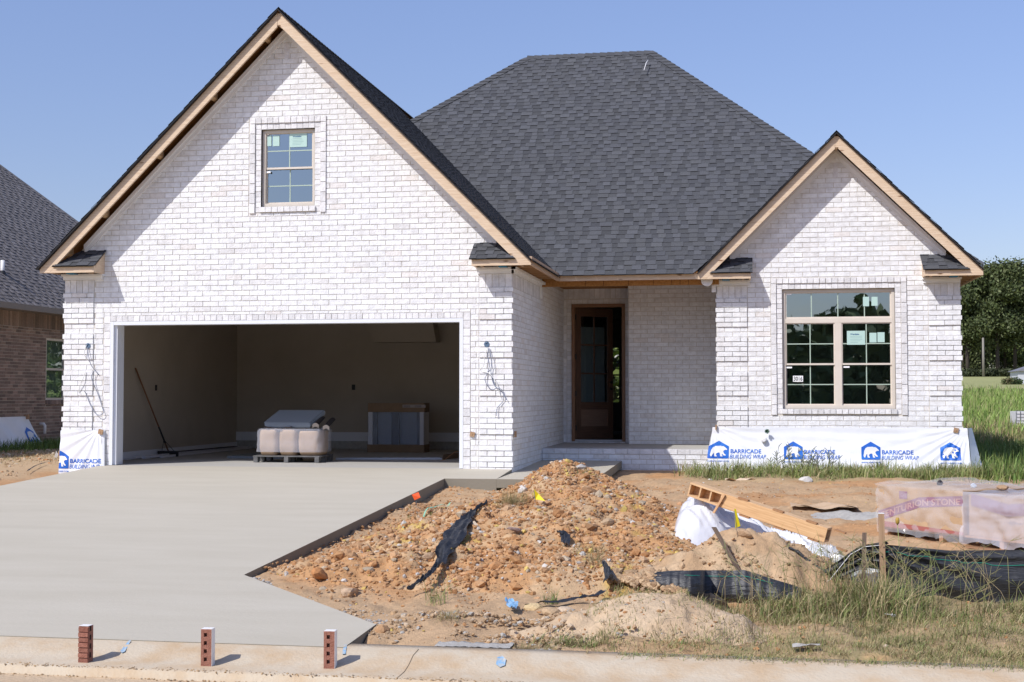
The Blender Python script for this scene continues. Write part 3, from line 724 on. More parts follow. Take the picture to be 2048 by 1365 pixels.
# ================================================================= SITE
def zdrive(y): return -.0551 * np.maximum(-np.asarray(y, float), 0) if not np.isscalar(y) else -.0551 * max(-y, 0)
def on_drive(px, py):
    d = ray(px, py); # z = .0551*y
    t = (.0551 * CAM.y - CAM.z) / (d.z - .0551 * d.y); return CAM + d * t
YK = -10.89; YKF = -11.41
pA = on_drive(889, 957.5); pB = on_drive(488, 1150); pC = on_drive(752, 1249); pL = on_drive(0, 972); pL2 = on_drive(205, 931)
dl = (pL - pL2); xk = pL2.x + dl.x / dl.y * (YK - pL2.y)
pD = Vector((onZ(693, 1292, -.60).x, YK, 0))
# left boundary: straight then running out of the frame
drv = [(GXR + .0, 0.0), (GXL + .0, 0.0), (pL2.x - .02, pL2.y), (pL.x, pL.y), (pL.x - 3.2, pL.y - 5.0), (-13.5, YK), (pD.x, YK), (pC.x, pC.y), (pB.x, pB.y), (pA.x, pA.y), (GXR, pA.y)]
WX = 1.36
walk = [(.002, pA.y), (WX, pA.y), (WX, PY - .01), (.002, PY - .01)]
def pip(x, y, poly):
    ins = np.zeros_like(x, dtype=bool); n = len(poly)
    for i in range(n):
        x1, y1 = poly[i][:2]; x2, y2 = poly[(i + 1) % n][:2]
        c = ((y1 > y) != (y2 > y)) & (x < (x2 - x1) * (y - y1) / (y2 - y1 + 1e-12) + x1); ins ^= c
    return ins
gy = [-60, -11.42, -11.40, -10.95, -10.6, -9, -6, -2, 1.5, 3, 12, 30, 57, 100, 150, 400, 1500]
gzv = [-.9, -.72, -.71, -.66, -.60, -.55, -.42, -.24, -.18, -.15, -.10, .20, 1.18, 2.25, 3.3, 9, 30]
def zbase(x, y):
    z = np.interp(y, gy, gzv)
    left = ss(-6.8, -8.2, x) * ss(-11, -9, y) * (1 - ss(6, 12, y))
    return z * (1 - left) + (np.interp(y, [-11, 0, 6, 12], [-.66, -.09, -.05, -.05])) * left
def G_(x, y, h, sx, sy, a=0): 
    def f(X, Y):
        dx = X - x; dy = Y - y
        if a: dx, dy = dx * math.cos(a) + dy * math.sin(a), -dx * math.sin(a) + dy * math.cos(a)
        return h * np.exp(-((dx / sx) ** 2 + (dy / sy) ** 2))
    return f
mound1 = [G_(1.42, -5.0, .45, .70, .60), G_(2.25, -5.8, .25, .85, .8), G_(2.6, -6.9, .12, .7, .7), G_(1.35, -5.6, .30, 1.15, 1.0), G_(1.9, -6.6, .20, .9, 1.0), G_(.55, -6.6, .21, .85, .8), G_(1.1, -7.6, .20, 1.3, .9), G_(-.1, -7.9, .07, .7, .5), G_(.2, -3.9, .08, .7, .8), G_(2.35, -8.2, .10, .7, .5)]
mound2 = [G_(3.40, -8.0, .38, .42, .45), G_(3.9, -8.2, .26, .42, .42), G_(2.95, -8.3, .22, .45, .38)]
mound3 = [G_(2.75, -9.75, .17, .55, .45), G_(2.2, -10.0, .07, .7, .35), G_(3.2, -9.9, .1, .4, .35)]
def msum(L_, x, y): return sum(f(x, y) for f in L_)
def relief(x, y):
    n = (vn(x, y, 2.2, 5, 1) - .5)
    near = ss(-2.2, -.6, x) * (1 - ss(1.6, 3, y)) * ss(-11.1, -10.7, y)
    return near * n * .15 - .035 * near * ss(.56, .6, vn(x, y, 1.7, 4, 61)) * ss(-8.8, -9.6, y) + (vn(x, y, 11, 3, 2) - .5) * .03 * near
def zground(x, y, mounds=True):
    x = np.asarray(x, float); y = np.asarray(y, float)
    z = zbase(x, y) + relief(x, y) - .10 * np.exp(-(((x - pC.x - .15) / .25) ** 2 + ((y + 10.6) / .3) ** 2))
    if mounds: z = z + np.maximum(np.maximum(msum(mound1, x, y), msum(mound2, x, y)), msum(mound3, x, y))
    return z
def zg(x, y): return float(zground(np.array([x]), np.array([y]))[0])
def onG(px, py, dz=0.0):
    """first hit of the view ray with the ground heights"""
    d = ray(px, py); t = 7.5
    while t < 400:
        p = CAM + d * t
        if p.z < zg(p.x, p.y) + dz: break
        t += .05 + t * .002
    for k in range(12):
        t -= .02; p = CAM + d * t
        if p.z > zg(p.x, p.y) + dz: break
    return CAM + d * t
def axis(parts):
    out = []
    for a, b, s in parts: out.extend(np.arange(a, b, s).tolist())
    return np.array(out)
def grid_obj(name, xs, ys, zf, cf, mat, mask=None, smooth=True):
    X, Y = np.meshgrid(xs, ys); Z = zf(X, Y); C = cf(X, Y)
    V = np.stack([X.ravel(), Y.ravel(), Z.ravel()], 1); nx = len(xs); ny = len(ys)
    I = np.arange(nx * ny).reshape(ny, nx); F_ = np.stack([I[:-1, :-1], I[:-1, 1:], I[1:, 1:], I[1:, :-1]], -1).reshape(-1, 4)
    if mask is not None:
        k = mask(X, Y).ravel(); F_ = F_[k[F_].all(1)]
        used = np.unique(F_); mp_ = -np.ones(len(V), int); mp_[used] = np.arange(len(used)); V = V[used]; C = C.reshape(-1, 3)[used]; F_ = mp_[F_]
    return arr_obj(name, V, F_, C.reshape(-1, 3), mat, smooth=smooth)
def mixc(a, b, t): return np.asarray(a)[None] * (1 - t[..., None]) + np.asarray(b)[None] * t[..., None]
TAN = (.47, .325, .195); ORG = (.47, .235, .095); GRY = (.36, .34, .30); GRN = (.10, .135, .035); DRY = (.33, .27, .14)
def gcol(X, Y):
    n = vn(X, Y, 1.3, 5, 4); n2 = vn(X, Y, 6, 4, 5)
    c = mixc(TAN, ORG, ss(.5, .72, n) * .6) * (.86 + .28 * n2[..., None])
    def mix(c, col, t): return c * (1 - t[..., None]) + np.asarray(col) * t[..., None]
    g = ss(.45, 1.6, Y) * ss(2.2, 3.2, X) * (1 - ss(12, 16, Y))
    g = np.maximum(g, ss(-10.95, -10.7, Y) * (1 - ss(-10.3, -9.6, Y)) * ss(2.4, 3.4, X)); g = np.maximum(g, ss(3.4, 4.6, X) * (1 - ss(-8.6, -7.4, Y)) * ss(-11, -10.8, Y))
    g = np.maximum(g, ss(6.3, 8.0, X) * (1 - ss(3, 4, Y)) * ss(-5.4, -4, Y)*.7)
    c = mix(c, np.array(DRY) * .9, g * (.35 + .6 * ss(.35, .6, n2)))
    # beyond the lot
    far = ss(12, 16, Y) * np.ones_like(X); c = mix(c, (.17, .21, .055), far)
    br = far * (1 - ss(15, 22, Y)); c = mix(c, (.27, .225, .11), br * .8)
    mow = ss(56, 60, Y + 2 * n); c = mix(c, (.33, .34, .15), mow); strip = mow * ss(.45, .6, vn(X * .15, Y, .09, 2, 3)); c = mix(c, (.40, .35, .19), strip * .7)
    c = mix(c, (.16, .17, .07), ss(148, 160, Y))
    lf = (1 - ss(-8.2, -7.2, X)) * (1 - ss(12, 16, Y)); c = mix(c, (.50, .37, .235), lf * .9)
    c = c * (.9 + .2 * vn(X, Y, 25, 2, 8)[..., None])
    return c
mSoil = M("soil", (.86, .86, .86), .95, (1.1, 1.08, 1.05), 22, 1.0, 70, vcol=True, spec=.15, detail=9)
xs = np.concatenate([axis([(-1500, -200, 130), (-200, -40, 16), (-40, -14, 2), (-14, -1.6, .12), (-1.6, 6.4, .04), (6.4, 12, .12), (12, 40, 1.5), (40, 200, 16), (200, 1501, 130)])])
ys = np.concatenate([axis([(YK, -3, .04), (-3, 3.2, .08), (3.2, 20, .4), (20, 80, 3), (80, 200, 10), (200, 1501, 100)])])
def zsheet(X, Y):
    z = zground(X, Y, False); ins = pip(X, Y, drv) | pip(X, Y, walk); z = np.where(ins, np.minimum(z, zdrive(Y) - .16), z)
    hs = (X > -7.1) & (X < 6.75) & (Y > 3.2); return np.where(hs, z - .15, z)
gr = grid_obj("ground", xs, ys, zsheet, gcol, mSoil); tag(gr, "bare tan construction lot dirt running back to grass field", kind="structure")
# mounds as bodies of their own
def mcol1(X, Y):
    n = vn(X, Y, 2.0, 5, 11); n2 = vn(X, Y, 9, 4, 12); c = mixc((.47, .27, .13), (.49, .34, .20), ss(.4, .65, n)) * (.8 + .4 * n2[..., None])
    yl = ss(.66, .75, vn(X, Y, 2.7, 3, 15)); return c * (1 - yl[..., None] * .7) + np.array((.55, .38, .09)) * yl[..., None] * .7
def mcol2(X, Y): return mixc((.43, .29, .17), (.50, .36, .225), ss(.35, .65, vn(X, Y, 4, 4, 13))) * (.85 + .3 * vn(X, Y, 14, 3, 14)[..., None])
def zm(L_, dz, rough, sc_):
    def f(X, Y):
        m = msum(L_, X, Y); return zground(X, Y, False) + m + dz + (vn(X, Y, sc_, 5, 21) - .5) * rough * ss(.03, .16, m) - .06 * (1 - ss(.03, .11, m))
    return f
fx = lambda a, b, s: np.arange(a, b, s)
m1 = grid_obj("dirt_mound", fx(-1.4, 4.2, .022), fx(-10.2, -2.8, .022), zm(mound1, .0, .17, 5.5), mcol1, mSoil, lambda X, Y: (msum(mound1, X, Y) > .03) & ~pip(X, Y, drv) & ~pip(X, Y, walk))
tag(m1, "large heap of orange rocky dirt beside the driveway", "dirt mound", "dirt mounds in the front yard")
m2_ = grid_obj("dirt_mound", fx(2.2, 4.9, .018), fx(-9.2, -7.0, .018), zm(mound2, .0, .15, 7), mcol2, mSoil, lambda X, Y: msum(mound2, X, Y) > .03)
tag(m2_, "smaller brown clay mound behind the leaning dark stake", "dirt mound", "dirt mounds in the front yard")
m3_ = grid_obj("dirt_mound", fx(1.2, 4.2, .022), fx(-10.85, -8.9, .022), zm(mound3, .0, .035, 6), lambda X, Y: mixc((.50, .37, .24), (.56, .43, .29), ss(.35, .65, vn(X, Y, 3, 4, 16))), mSoil, lambda X, Y: msum(mound3, X, Y) > .03)
tag(m3_, "low smooth sandy bank next to the kerb", "dirt mound", "dirt mounds in the front yard")
# --- driveway and walk -------------------------------------------------------
def slabpoly(name, poly, th, ztop, label):
    m = MB()
    top = [Vector((x, y, ztop(y))) for x, y in poly]; bot = [p - Vector((0, 0, th)) for p in top]
    m.face(top, (1, 1, 1))
    for i in range(len(top)):
        j = (i + 1) % len(top); m.face([top[i], bot[i], bot[j], top[j]], (.5, .49, .47))
    o = m.build(name, MATS["driveway_slab"]); tag(o, label, kind="structure"); return o
mSlab = M("driveway_slab", (.46, .42, .335), .85, (.505, .465, .38), .9, .4, 30, scl=(.8, 3.5, 1), amt=(.3, .7), detail=9, vcol=True)
slabpoly("driveway", drv, .16, lambda y: zdrive(y), "wide pale concrete driveway sloping to the street")
slabpoly("walkway", walk, .12, lambda y: zdrive(y), "concrete walk from the driveway to the porch")
# kerb (rolled) and street
prof = [(YK + .14, -.76), (YK + .14, -.60), (YK + .02, -.602), (YK, -.606), (YK - .12, -.615), (YK - .25, -.655), (YK - .36, -.675), (YKF, -.678), (YKF - .05, -.682), (YKF - .06, -.78)]
mKerb = M("kerb_concrete", (.50, .365, .225), .9, (.55, .465, .345), 3.5, .5, 45, detail=9, amt=(.35, .6))
kb = MB(); xk_ = np.concatenate([np.arange(-40, -9, 2), np.arange(-9, 8, .1), np.arange(8, 40, 2)])
rows = [[(x, y + (.006 * math.sin(x * 3) + .012 * (float(vn([x], [y], 6, 3)[0]) - .5) if i > 6 else 0), z + .003 * (float(vn([x], [y], 9, 3)[0]) - .5)) for i, (y, z) in enumerate(prof)] for x in xk_]
kb.grid(rows)
q1 = onZ(830, 1310, -.62).x
o = kb.build("kerb", mKerb); tag(o, "sand stained concrete kerb along the street", kind="structure")
kb = MB(); 
for xj in (q1, q1 - 6.1): kb.tube([(xj + .0015 * math.sin(y * 40), y, z) for y, z in prof[2:9]], .0035, 5, (.26, .19, .12))
kb.build("kerb_joint", mPlain, o)
st_ = grid_obj("street", axis([(-60, -10, 5), (-10, 9, .1), (9, 60, 5)]), np.array([-40, -30, -20, -14, -12.4, -12.2, -12.0, -11.85, -11.7, -11.6, -11.5, -11.46, -11.40]), lambda X, Y: -.735 + (vn(X, Y, 3, 3, 2) - .5) * .01 - .0 * Y, lambda X, Y: mixc((.44, .31, .19), (.54, .41, .27), ss(.3, .7, vn(X, Y, 2, 4, 3))), M("street_sand", (.85, .85, .85), .9, (1.15, 1.15, 1.15), 30, .6, 90, vcol=True))
tag(st_, "sand covered street in front of the kerb", kind="structure")
# paint marks on the kerb (thin sheets following its profile)
def kz(y):
    ys_ = [p[0] for p in prof[3:8]][::-1]; zs_ = [p[1] for p in prof[3:8]][::-1]; return float(np.interp(y, ys_, zs_))
def onK(px, py):
    d = ray(px, py); t = 8.4
    while t < 10:
        p = CAM + d * t
        if p.z < kz(p.y): break
        t += .003
    return p
mPaint = M("blue_marking", (.22, .42, .62), .8, (.50, .47, .40), 26, amt=(.42, .62))
for lab, pts in (("thin blue paint stroke on the kerb by the ridged brick", [(262, 1284), (258, 1284), (240, 1306), (244, 1309), (250, 1306)]), ("blue paint stroke on the kerb near the driveway corner", [(688, 1293), (694, 1293), (691, 1311), (684, 1312)]),
                 ("faint pale blue spray dot on the kerb", [(994, 1318), (1004, 1314), (1012, 1322), (1010, 1334), (1000, 1338), (992, 1332)])):
    m = MB(); m.face([onK(*q) + Vector((0, 0, .010)) for q in pts]); tag(m.build("paint_mark", mPaint, loc=onK(*pts[0])), lab, "paint mark", "utility paint marks on the kerb")
# rough concrete leftover behind the kerb
m = MB(); a = onG(880, 1283); b = onG(1035, 1283)
rows = [[(a.x + (b.x - a.x) * i / 24, YK + .14 + .22 * j / 5 * (.7 + .6 * float(vn([i * .3], [2.5], 1.3, 4)[0])), -.597 + .012 * (float(vn([i * .4], [j * .5], 3, 3)[0]) - .5) - (.05 if j == 5 else 0)) for i in range(25)] for j in range(6)]
m.grid(rows); tag(m.build("concrete_patch", mConcEdge, loc=(a.x, YK + .1, -.62)), "thin rough slab of spilled concrete behind the kerb", "concrete slab")

# --- clods and stones ----------------------------------------------------------
def ico(sub):
    import bmesh
    bm = bmesh.new(); bmesh.ops.create_icosphere(bm, subdivisions=sub, radius=1); V = np.array([v.co[:] for v in bm.verts]); F_ = np.array([[v.index for v in f.verts] for f in bm.faces]); bm.free(); return V, F_
I1 = ico(1); I2 = ico(2)
def clods(name, P, S_, C, mat, base=I1, seed=3, flat=.75, sink=.38):
    rg = np.random.RandomState(seed); V0, F0 = base; n = len(P); k = len(V0)
    NV = 24; shapes = []
    for i in range(NV):
        r = .72 + .5 * rg.rand(k); d = rg.normal(size=(4, 3)); d /= np.linalg.norm(d, axis=1)[:, None]
        V = V0 * r[:, None] if base is I1 else V0 * (.8 + .35 * np.clip(vn(V0[:, 0] * 1.5 + i, V0[:, 1] * 1.5 + V0[:, 2], 1.6, 3, i), 0, 1))[:, None]
        for dd in d:  # chop flat facets
            h = V @ dd; lim = .62; V = V - dd[None] * np.maximum(h - lim, 0)[:, None]
        shapes.append(V)
    shapes = np.array(shapes); idx = rg.randint(0, NV, n); A_ = shapes[idx]
    ang = rg.rand(n) * 6.28; ca, sa = np.cos(ang), np.sin(ang); sx = (.75 + .6 * rg.rand(n)); sy = (.75 + .5 * rg.rand(n)); sz = flat * (.7 + .5 * rg.rand(n))
    A_ = A_ * np.stack([sx, sy, sz], 1)[:, None] * S_[:, None, None]
    tl = rg.normal(0, .35, n); ct, st = np.cos(tl), np.sin(tl); x, y, z = A_[..., 0], A_[..., 1], A_[..., 2]
    y, z = y * ct[:, None] - z * st[:, None], y * st[:, None] + z * ct[:, None]; x, y = x * ca[:, None] - y * sa[:, None], x * sa[:, None] + y * ca[:, None]
    V = np.stack([x, y, z], -1) + P[:, None]; V[..., 2] += (S_ * (.5 - sink))[:, None] * flat
    F_ = (F0[None] + (np.arange(n) * k)[:, None, None]).reshape(-1, 3)
    return arr_obj(name, V.reshape(-1, 3), F_, np.repeat(C, k, 0), mat, loc=tuple(P.mean(0)))
mStone = M("clod", (.85, .85, .85), .95, (1.12, 1.1, 1.08), 60, .7, 160, vcol=True, spec=.15)
rg = np.random.RandomState(11)
PAL = np.array([(.46, .25, .115), (.50, .30, .16), (.42, .22, .10), (.52, .35, .21), (.47, .38, .27), (.55, .52, .48), (.40, .24, .13), (.58, .43, .14), (.54, .44, .33)])
PW = np.array([.26, .27, .15, .13, .05, .03, .06, .03, .02]); PW /= PW.sum()
def scatter(n, x0, x1, y0, y1, dens, smin, smax, pw, zf=zground, pal=PAL, pwt=PW, lift=0):
    X = rg.uniform(x0, x1, n); Y_ = rg.uniform(y0, y1, n); k = rg.rand(n) < dens(X, Y_); X, Y_ = X[k], Y_[k]
    k = ~(pip(X, Y_, drv) | pip(X, Y_, walk)); X, Y_ = X[k], Y_[k]; n = len(X)
    S_ = smin + (smax - smin) * rg.rand(n) ** (pw * 1.25) * (.55 + .9 * vn(X, Y_, 1.8, 3, 55)); Z = zf(X, Y_) + lift
    C = pal[rg.choice(len(pal), n, p=pwt)] * rg.uniform(.8, 1.15, (n, 1))
    return np.stack([X, Y_, Z], 1), S_, C
d1 = lambda X, Y_: np.clip(msum(mound1, X, Y_) * 5, 0, 1) ** .8 * (.5 + .5 * ss(.35, .6, vn(X, Y_, 3, 3, 31)))
zM1 = zm(mound1, .0, .17, 5.5)
P, S_, C = scatter(75000, -1.4, 4.0, -10.2, -3, d1, .006, .034, 2.2, zM1); tag(clods("rubble", P, S_, C, mStone), "loose clods and pebbles covering the orange heap", "rubble", kind="stuff")
P, S_, C = scatter(1500, -1.2, 3.6, -9.6, -3.4, d1, .03, .075, 2.5, zM1); tag(clods("rubble_chunks", P, S_, C, mStone, seed=5), "fist sized chunks of clay and rock over the heap", "rubble", kind="stuff")
dl_ = lambda X, Y_: .16 + .84 * ss(.55, .72, vn(X, Y_, 1.6, 4, 33)) * (1 - ss(3.2, 4.4, X)) * (1 - ss(.2, 1.2, Y_))
P, S_, C = scatter(34000, -1.9, 5.6, -10.7, 1.0, dl_, .004, .022, 2.6); tag(clods("gravel", P, S_, C, mStone, seed=8), "small stones scattered over the bare dirt", "gravel", kind="stuff")
d2 = lambda X, Y_: np.clip(msum(mound2, X, Y_) * 3, 0, 1) * ss(.45, .6, vn(X, Y_, 4, 3, 35))
P, S_, C = scatter(9000, 2.2, 4.8, -9.3, -7, d2, .006, .032, 2.3, zm(mound2, .0, .15, 7), np.array([(.42, .28, .165), (.48, .34, .21), (.38, .24, .14)]), np.array([.4, .4, .2])); tag(clods("clay_crumbs", P, S_, C, mStone, seed=9), "brown clay crumbs on the smaller mound", "rubble", kind="stuff")
dlf = lambda X, Y_: ss(.35, .6, vn(X, Y_, 1.5, 4, 37)) * .9
P, S_, C = scatter(9000, -14, -7.6, -3, 9.5, dlf, .008, .05, 2.4, pal=np.array([(.50, .37, .235), (.44, .30, .18), (.55, .47, .36), (.46, .24, .12)]), pwt=np.array([.4, .25, .2, .15])); tag(clods("yard_rubble", P, S_, C, mStone, seed=14), "clods and debris on the dirt between the two houses", "rubble", kind="stuff")
P, S_, C = scatter(5000, -1.6, 1.6, -6.5, -1.2, lambda X, Y_: .25 + .75 * ss(.45, .6, vn(X, Y_, 3, 4, 36)), .006, .032, 2.4); tag(clods('corner_rubble', P, S_, C, mStone, seed=17), 'clods on the dirt in the inner corner of the slab', 'rubble', kind='stuff')
dbk = lambda X, Y_: ss(.42, .6, vn(X, Y_, 3.5, 4, 39))
P, S_, C = scatter(7000, -.3, 2.6, -10.85, -9.4, dbk, .004, .03, 2.6, pal=np.array([(.48, .34, .21), (.44, .29, .16), (.42, .40, .36), (.53, .42, .30)]), pwt=np.array([.4, .25, .15, .2])); tag(clods("bank_rubble", P, S_, C, mStone, seed=15), "small clods and grit on the bank just behind the kerb", "rubble", kind="stuff")
# crumbling line of clods in front of the black fabric
_a = onG(1235, 1160); _b = onG(1440, 1203)
dd = lambda X, Y_: np.exp(-((Y_ - _a.y - (_b.y - _a.y) * (X - _a.x) / (_b.x - _a.x)) / .085) ** 2) * ss(_a.x - .1, _a.x, X) * (1 - ss(_b.x - .1, _b.x + .05, X))
P, S_, C = scatter(16000, 1.4, 3.6, -10.1, -8.4, dd, .010, .050, 1.6, pal=np.array([(.44, .30, .18), (.50, .36, .22), (.40, .26, .15)]), pwt=np.array([.4, .4, .2]), lift=.02); tag(clods("clay_clods", P, S_, C, mStone, seed=10), "row of clay lumps before the buried black fabric", "rubble", kind="stuff")
n_ = 5200; X = rg.uniform(-7, 8, n_); Y_ = YKF - .03 + rg.normal(0, .035, n_); zk = np.where(Y_ > YKF - .05, -.680, -.733)
P = np.stack([X, Y_, zk], 1); tag(clods("gutter_grit", P, .002 + .009 * rg.rand(n_) ** 2.5, np.array([(.46, .32, .18), (.40, .29, .18), (.33, .26, .19)])[rg.randint(0, 3, n_)], mStone, seed=16), "sandy grit gathered along the front lip of the kerb", "grit", kind="stuff")
# gravel along the edge of the slab (grey)
def edgepts(a, b, n, off, sp):
    t = rg.rand(n); a = np.array(a[:2]); b = np.array(b[:2]); d = (b - a) / np.linalg.norm(b - a); nn = np.array([d[1], -d[0]]); q = a + (b - a) * t[:, None] + nn * (off + np.abs(rg.normal(0, sp, n)))[:, None]; return q
q = np.concatenate([edgepts(pA, pB, 900, .02, .05), edgepts(pB, pC, 500, -.1, .05)]); k = ~pip(q[:, 0], q[:, 1], drv); q = q[k]
sg = edgepts(pA, pB, 10, .02, .05)
P = np.stack([q[:, 0], q[:, 1], zground(q[:, 0], q[:, 1])], 1); tag(clods("edge_gravel", P, .006 + .016 * rg.rand(len(q)) ** 2, np.array((.42, .40, .37)) * rg.uniform(.7, 1.2, (len(q), 1)), mStone, seed=12), "grey concrete crumbs lining the slab edge", "gravel", kind="stuff")
# individual rocks the eye picks out: (px, py, size, colour, label)
rocks = [(640, 1148, .085, (.50, .24, .10), "rusty orange rock near the left foot of the heap"), (700, 1186, .10, (.52, .38, .26), "long tan rock at the lower left of the heap"), (1180, 982, .10, (.55, .37, .22), "flat orange rock just below the heap's peak"),
    (1214, 998, .075, (.48, .38, .26), "grey brown stone right of the peak"), (1212, 1045, .075, (.45, .33, .21), "layered brown rock on the right face of the heap"), (1125, 1150, .07, (.52, .34, .19), "tan rock on the lower heap"), (1068, 1217, .085, (.60, .46, .26), "pale yellow boulder near the kerb, left of two others"),
    (1105, 1226, .085, (.50, .36, .22), "brown boulder near the kerb, between two others"), (1130, 1222, .065, (.56, .44, .32), "round beige boulder right of the brown one"), (766, 1258, .06, (.46, .28, .15), "brown rock touching the driveway corner"), (1612, 960, .10, (.62, .60, .56), "white rock lying in grass before the plastic wrap"),
    (1490, 1068, .07, (.46, .31, .19), "clay lump crowning the smaller mound"), (2035, 1085, .09, (.60, .52, .42), "pale rock beside the wrapped pallet"), (1360, 1008, .06, (.52, .30, .16), "orange stone by the open end of the wooden beam"), (860, 1112, .055, (.50, .36, .24), "square tan stone on the left face of the heap"), (1420, 960, .05, (.62, .58, .5), "chalky stone left of the grass strip"), (1030, 1060, .06, (.30, .22, .2), "dark purplish stone under the dead grass"),
    (1466, 1225, .045, (.46, .31, .19), "small brown clod before the weeds")]
for px, py, s, c, lab in rocks:
    p = onG(px, py); o = clods("rock", np.array([[p.x, p.y, p.z - .01]]), np.array([s]), np.array([c]), mStone, base=I2, seed=int(px), flat=.7); tag(o, lab, "rock", "single rocks in the front yard")
# ================================================================= LOOSE THINGS
random.seed(9)
def film(name, col=(.9, .92, .95), alpha=.35, rough=.18, bs=9, bump=.9):
    m = M(name, col, rough, bump=bump, bs=bs, spec=.7); p = m.node_tree.nodes["Principled BSDF"]; p.inputs["Alpha"].default_value = alpha; return m
mFilm = film("stretch_film"); mPoly = film("white_poly", (.70, .71, .75), .92, .2, 9, 1.0)
mWrap = M("building_wrap", (.80, .82, .85), .35, (.86, .87, .9), 3, .25, 9, vcol=True)
mBlue = M("wrap_print", (.012, .10, .50), .45, (.02, .17, .62), 4)
mKraft = M("kraft", (.38, .255, .15), .8, (.46, .32, .20), 5, .2, 30, vcol=True)
mFab = M("black_fabric", (.012, .013, .016), .46, (.035, .037, .043), 8, .8, 9, vcol=False, spec=.6, scl=(1.5, 3, 11))
mOld = M("weathered_wood", (.10, .065, .045), .9, (.22, .16, .12), 4, .6, 40, uv=True, scl=(1, 18, 1))
mStake = M("stake_wood", (.33, .20, .11), .8, (.46, .30, .18), 3, .3, 30, uv=True, scl=(1, 18, 1))
mRed = M("red_brick", (.26, .105, .07), .9, (.36, .17, .12), 30, .8, 120, vcol=True)
mGreen = M("strap_green", (.25, .52, .36), .5)
# --- standing bricks on the kerb
def std_brick(px, py, face, rot, label):
    p = onK(px, py); y = p.y; t = thing("standing_brick", (p.x, y, kz(y) - .004), label, "brick", "bricks standing on end along the kerb")
    xf = Matrix.Translation((p.x, y, kz(y) - .004)) @ Matrix.Rotation(R(rot), 4, 'Z'); m = MB(); m.xf = xf; W_, D_, H_ = .072, .062, .2445
    if face == 'ridge':
        m.box(-W_ / 2, W_ / 2, .004, D_, 0, H_)
        z = 0.004
        for i in range(7): m.box(-W_ / 2 + .001, W_ / 2 - .001, -.003 - .003 * (i % 2), .004, z, z + .027, (1, .95, .95) if i % 2 else (.85, .8, .8)); z += .034
        for i in range(4): zc = .035 + i * .058; m.box(W_ / 2 - .0, W_ / 2 + .0008, .018, .036, zc, zc + .034, (.1, .08, .08))
    else:
        hw = .011; xc = -.006
        m.box(-W_ / 2, xc - hw, 0, D_, 0, H_); m.box(xc + hw, W_ / 2, 0, D_, 0, H_); zs_ = [0.0]
        for i in range(4): a = .035 + i * .053; zs_ += [a, a + .026]
        zs_.append(H_)
        for i in range(0, len(zs_), 2): m.box(xc - hw, xc + hw, .0006, D_ - .0006, zs_[i], zs_[i + 1])
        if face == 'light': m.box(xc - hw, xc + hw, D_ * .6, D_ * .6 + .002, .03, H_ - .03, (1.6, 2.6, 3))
    m.build("brick_body", mRed, t)
    c = MB(); c.xf = xf; c.box(-W_ / 2 + .001, W_ / 2 - .001, .001, D_ - .001, H_, H_ + .002)
    if face != 'ridge': c.box(W_ / 2, W_ / 2 + .002, .001, D_ - .001, .002, H_ + .002)
    c.build("white_coating", mWhite, t); return t
std_brick(166, 1326, 'ridge', -4, "standing red brick with ridged face towards the street, left end of the row")
std_brick(412, 1333, 'holes', 3, "standing red brick with four dark core holes, middle of the row")
std_brick(658, 1338, 'light', 3, "standing red brick whose four core holes look light, nearest the driveway corner")
# --- building wrap -------------------------------------------------------------
def bear(mb, fn, s=1.0):
    P_ = [(.10, .10), (.16, .10), (.17, .16), (.24, .30), (.27, .34), (.30, .10), (.42, .08), (.43, .14), (.38, .20), (.40, .30), (.50, .36), (.58, .34), (.60, .22), (.62, .10), (.74, .09), (.74, .14), (.69, .20), (.72, .26), (.80, .16), (.90, .15), (.90, .21), (.83, .27), (.76, .42), (.80, .50), (.90, .54), (.97, .53), (.98, .58), (.90, .66), (.84, .74), (.80, .73), (.78, .78), (.70, .77), (.60, .80), (.45, .79), (.30, .78), (.18, .70), (.10, .52), (.08, .34), (.06, .22)]
    fine_poly(mb, [(x * s, y * s) for x, y in P_], fn, .025)
def logo(mb_b, mb_w, fn, w_=.30):
    h1, h2 = .66 * w_, .96 * w_; r_ = .03 * w_
    fine_poly(mb_b, [(r_, 0), (w_ - r_, 0), (w_, r_), (w_, h1), (w_ / 2, h2), (0, h1), (0, r_)], fn)
    bear(mb_w, lambda x, y: fn(.06 * w_ + x * .88, .03 * w_ + y * .82, .003), w_)
def wrapmark(b, w2, fn, text=True, w_=.30, lim=1.0):
    logo(b, w2, fn, w_)
    text_on(b, "BARRICADEBP.COM", w_, lambda x, y: fn(x, -.055 + y), height=.022, bold=.01)
    if text:
        text_on(b, "BARRICADE", .49, lambda x, y: fn(w_ + .025 + x, .085 + y), height=.068, bold=.018)
        text_on(b, "BUILDING WRAP", .57, lambda x, y: fn(w_ + .012 + x, .0 + y), height=.066, shear=.22)
def wrinkle(x, z, xa, xb, zt):
    # folds radiating from the two nailed top corners
    r1 = math.atan2(zt + .03 - z, xb + .02 - x + 1e-6); r2 = math.atan2(zt + .03 - z, x - xa + 1e-6)
    d1 = math.hypot(xb - x, zt - z); d2 = math.hypot(x - xa, zt - z)
    return (.010 * math.sin(r1 * 34 + 1.3) * math.exp(-d1 / 1.3) + .007 * math.sin(r2 * 26) * math.exp(-d2 / 1.1) + .006 * math.sin(z * 38 + 1.5 * math.sin(x * 1.1)) * math.exp(-((zt - z) / .22) ** 2) + .014 * (float(vn([x * .7 + z * 1.2], [z * 3], 2.4, 3, 6)[0]) - .5))
XA, XB, ZT, ZB = 2.86, 6.90, .565, -.28
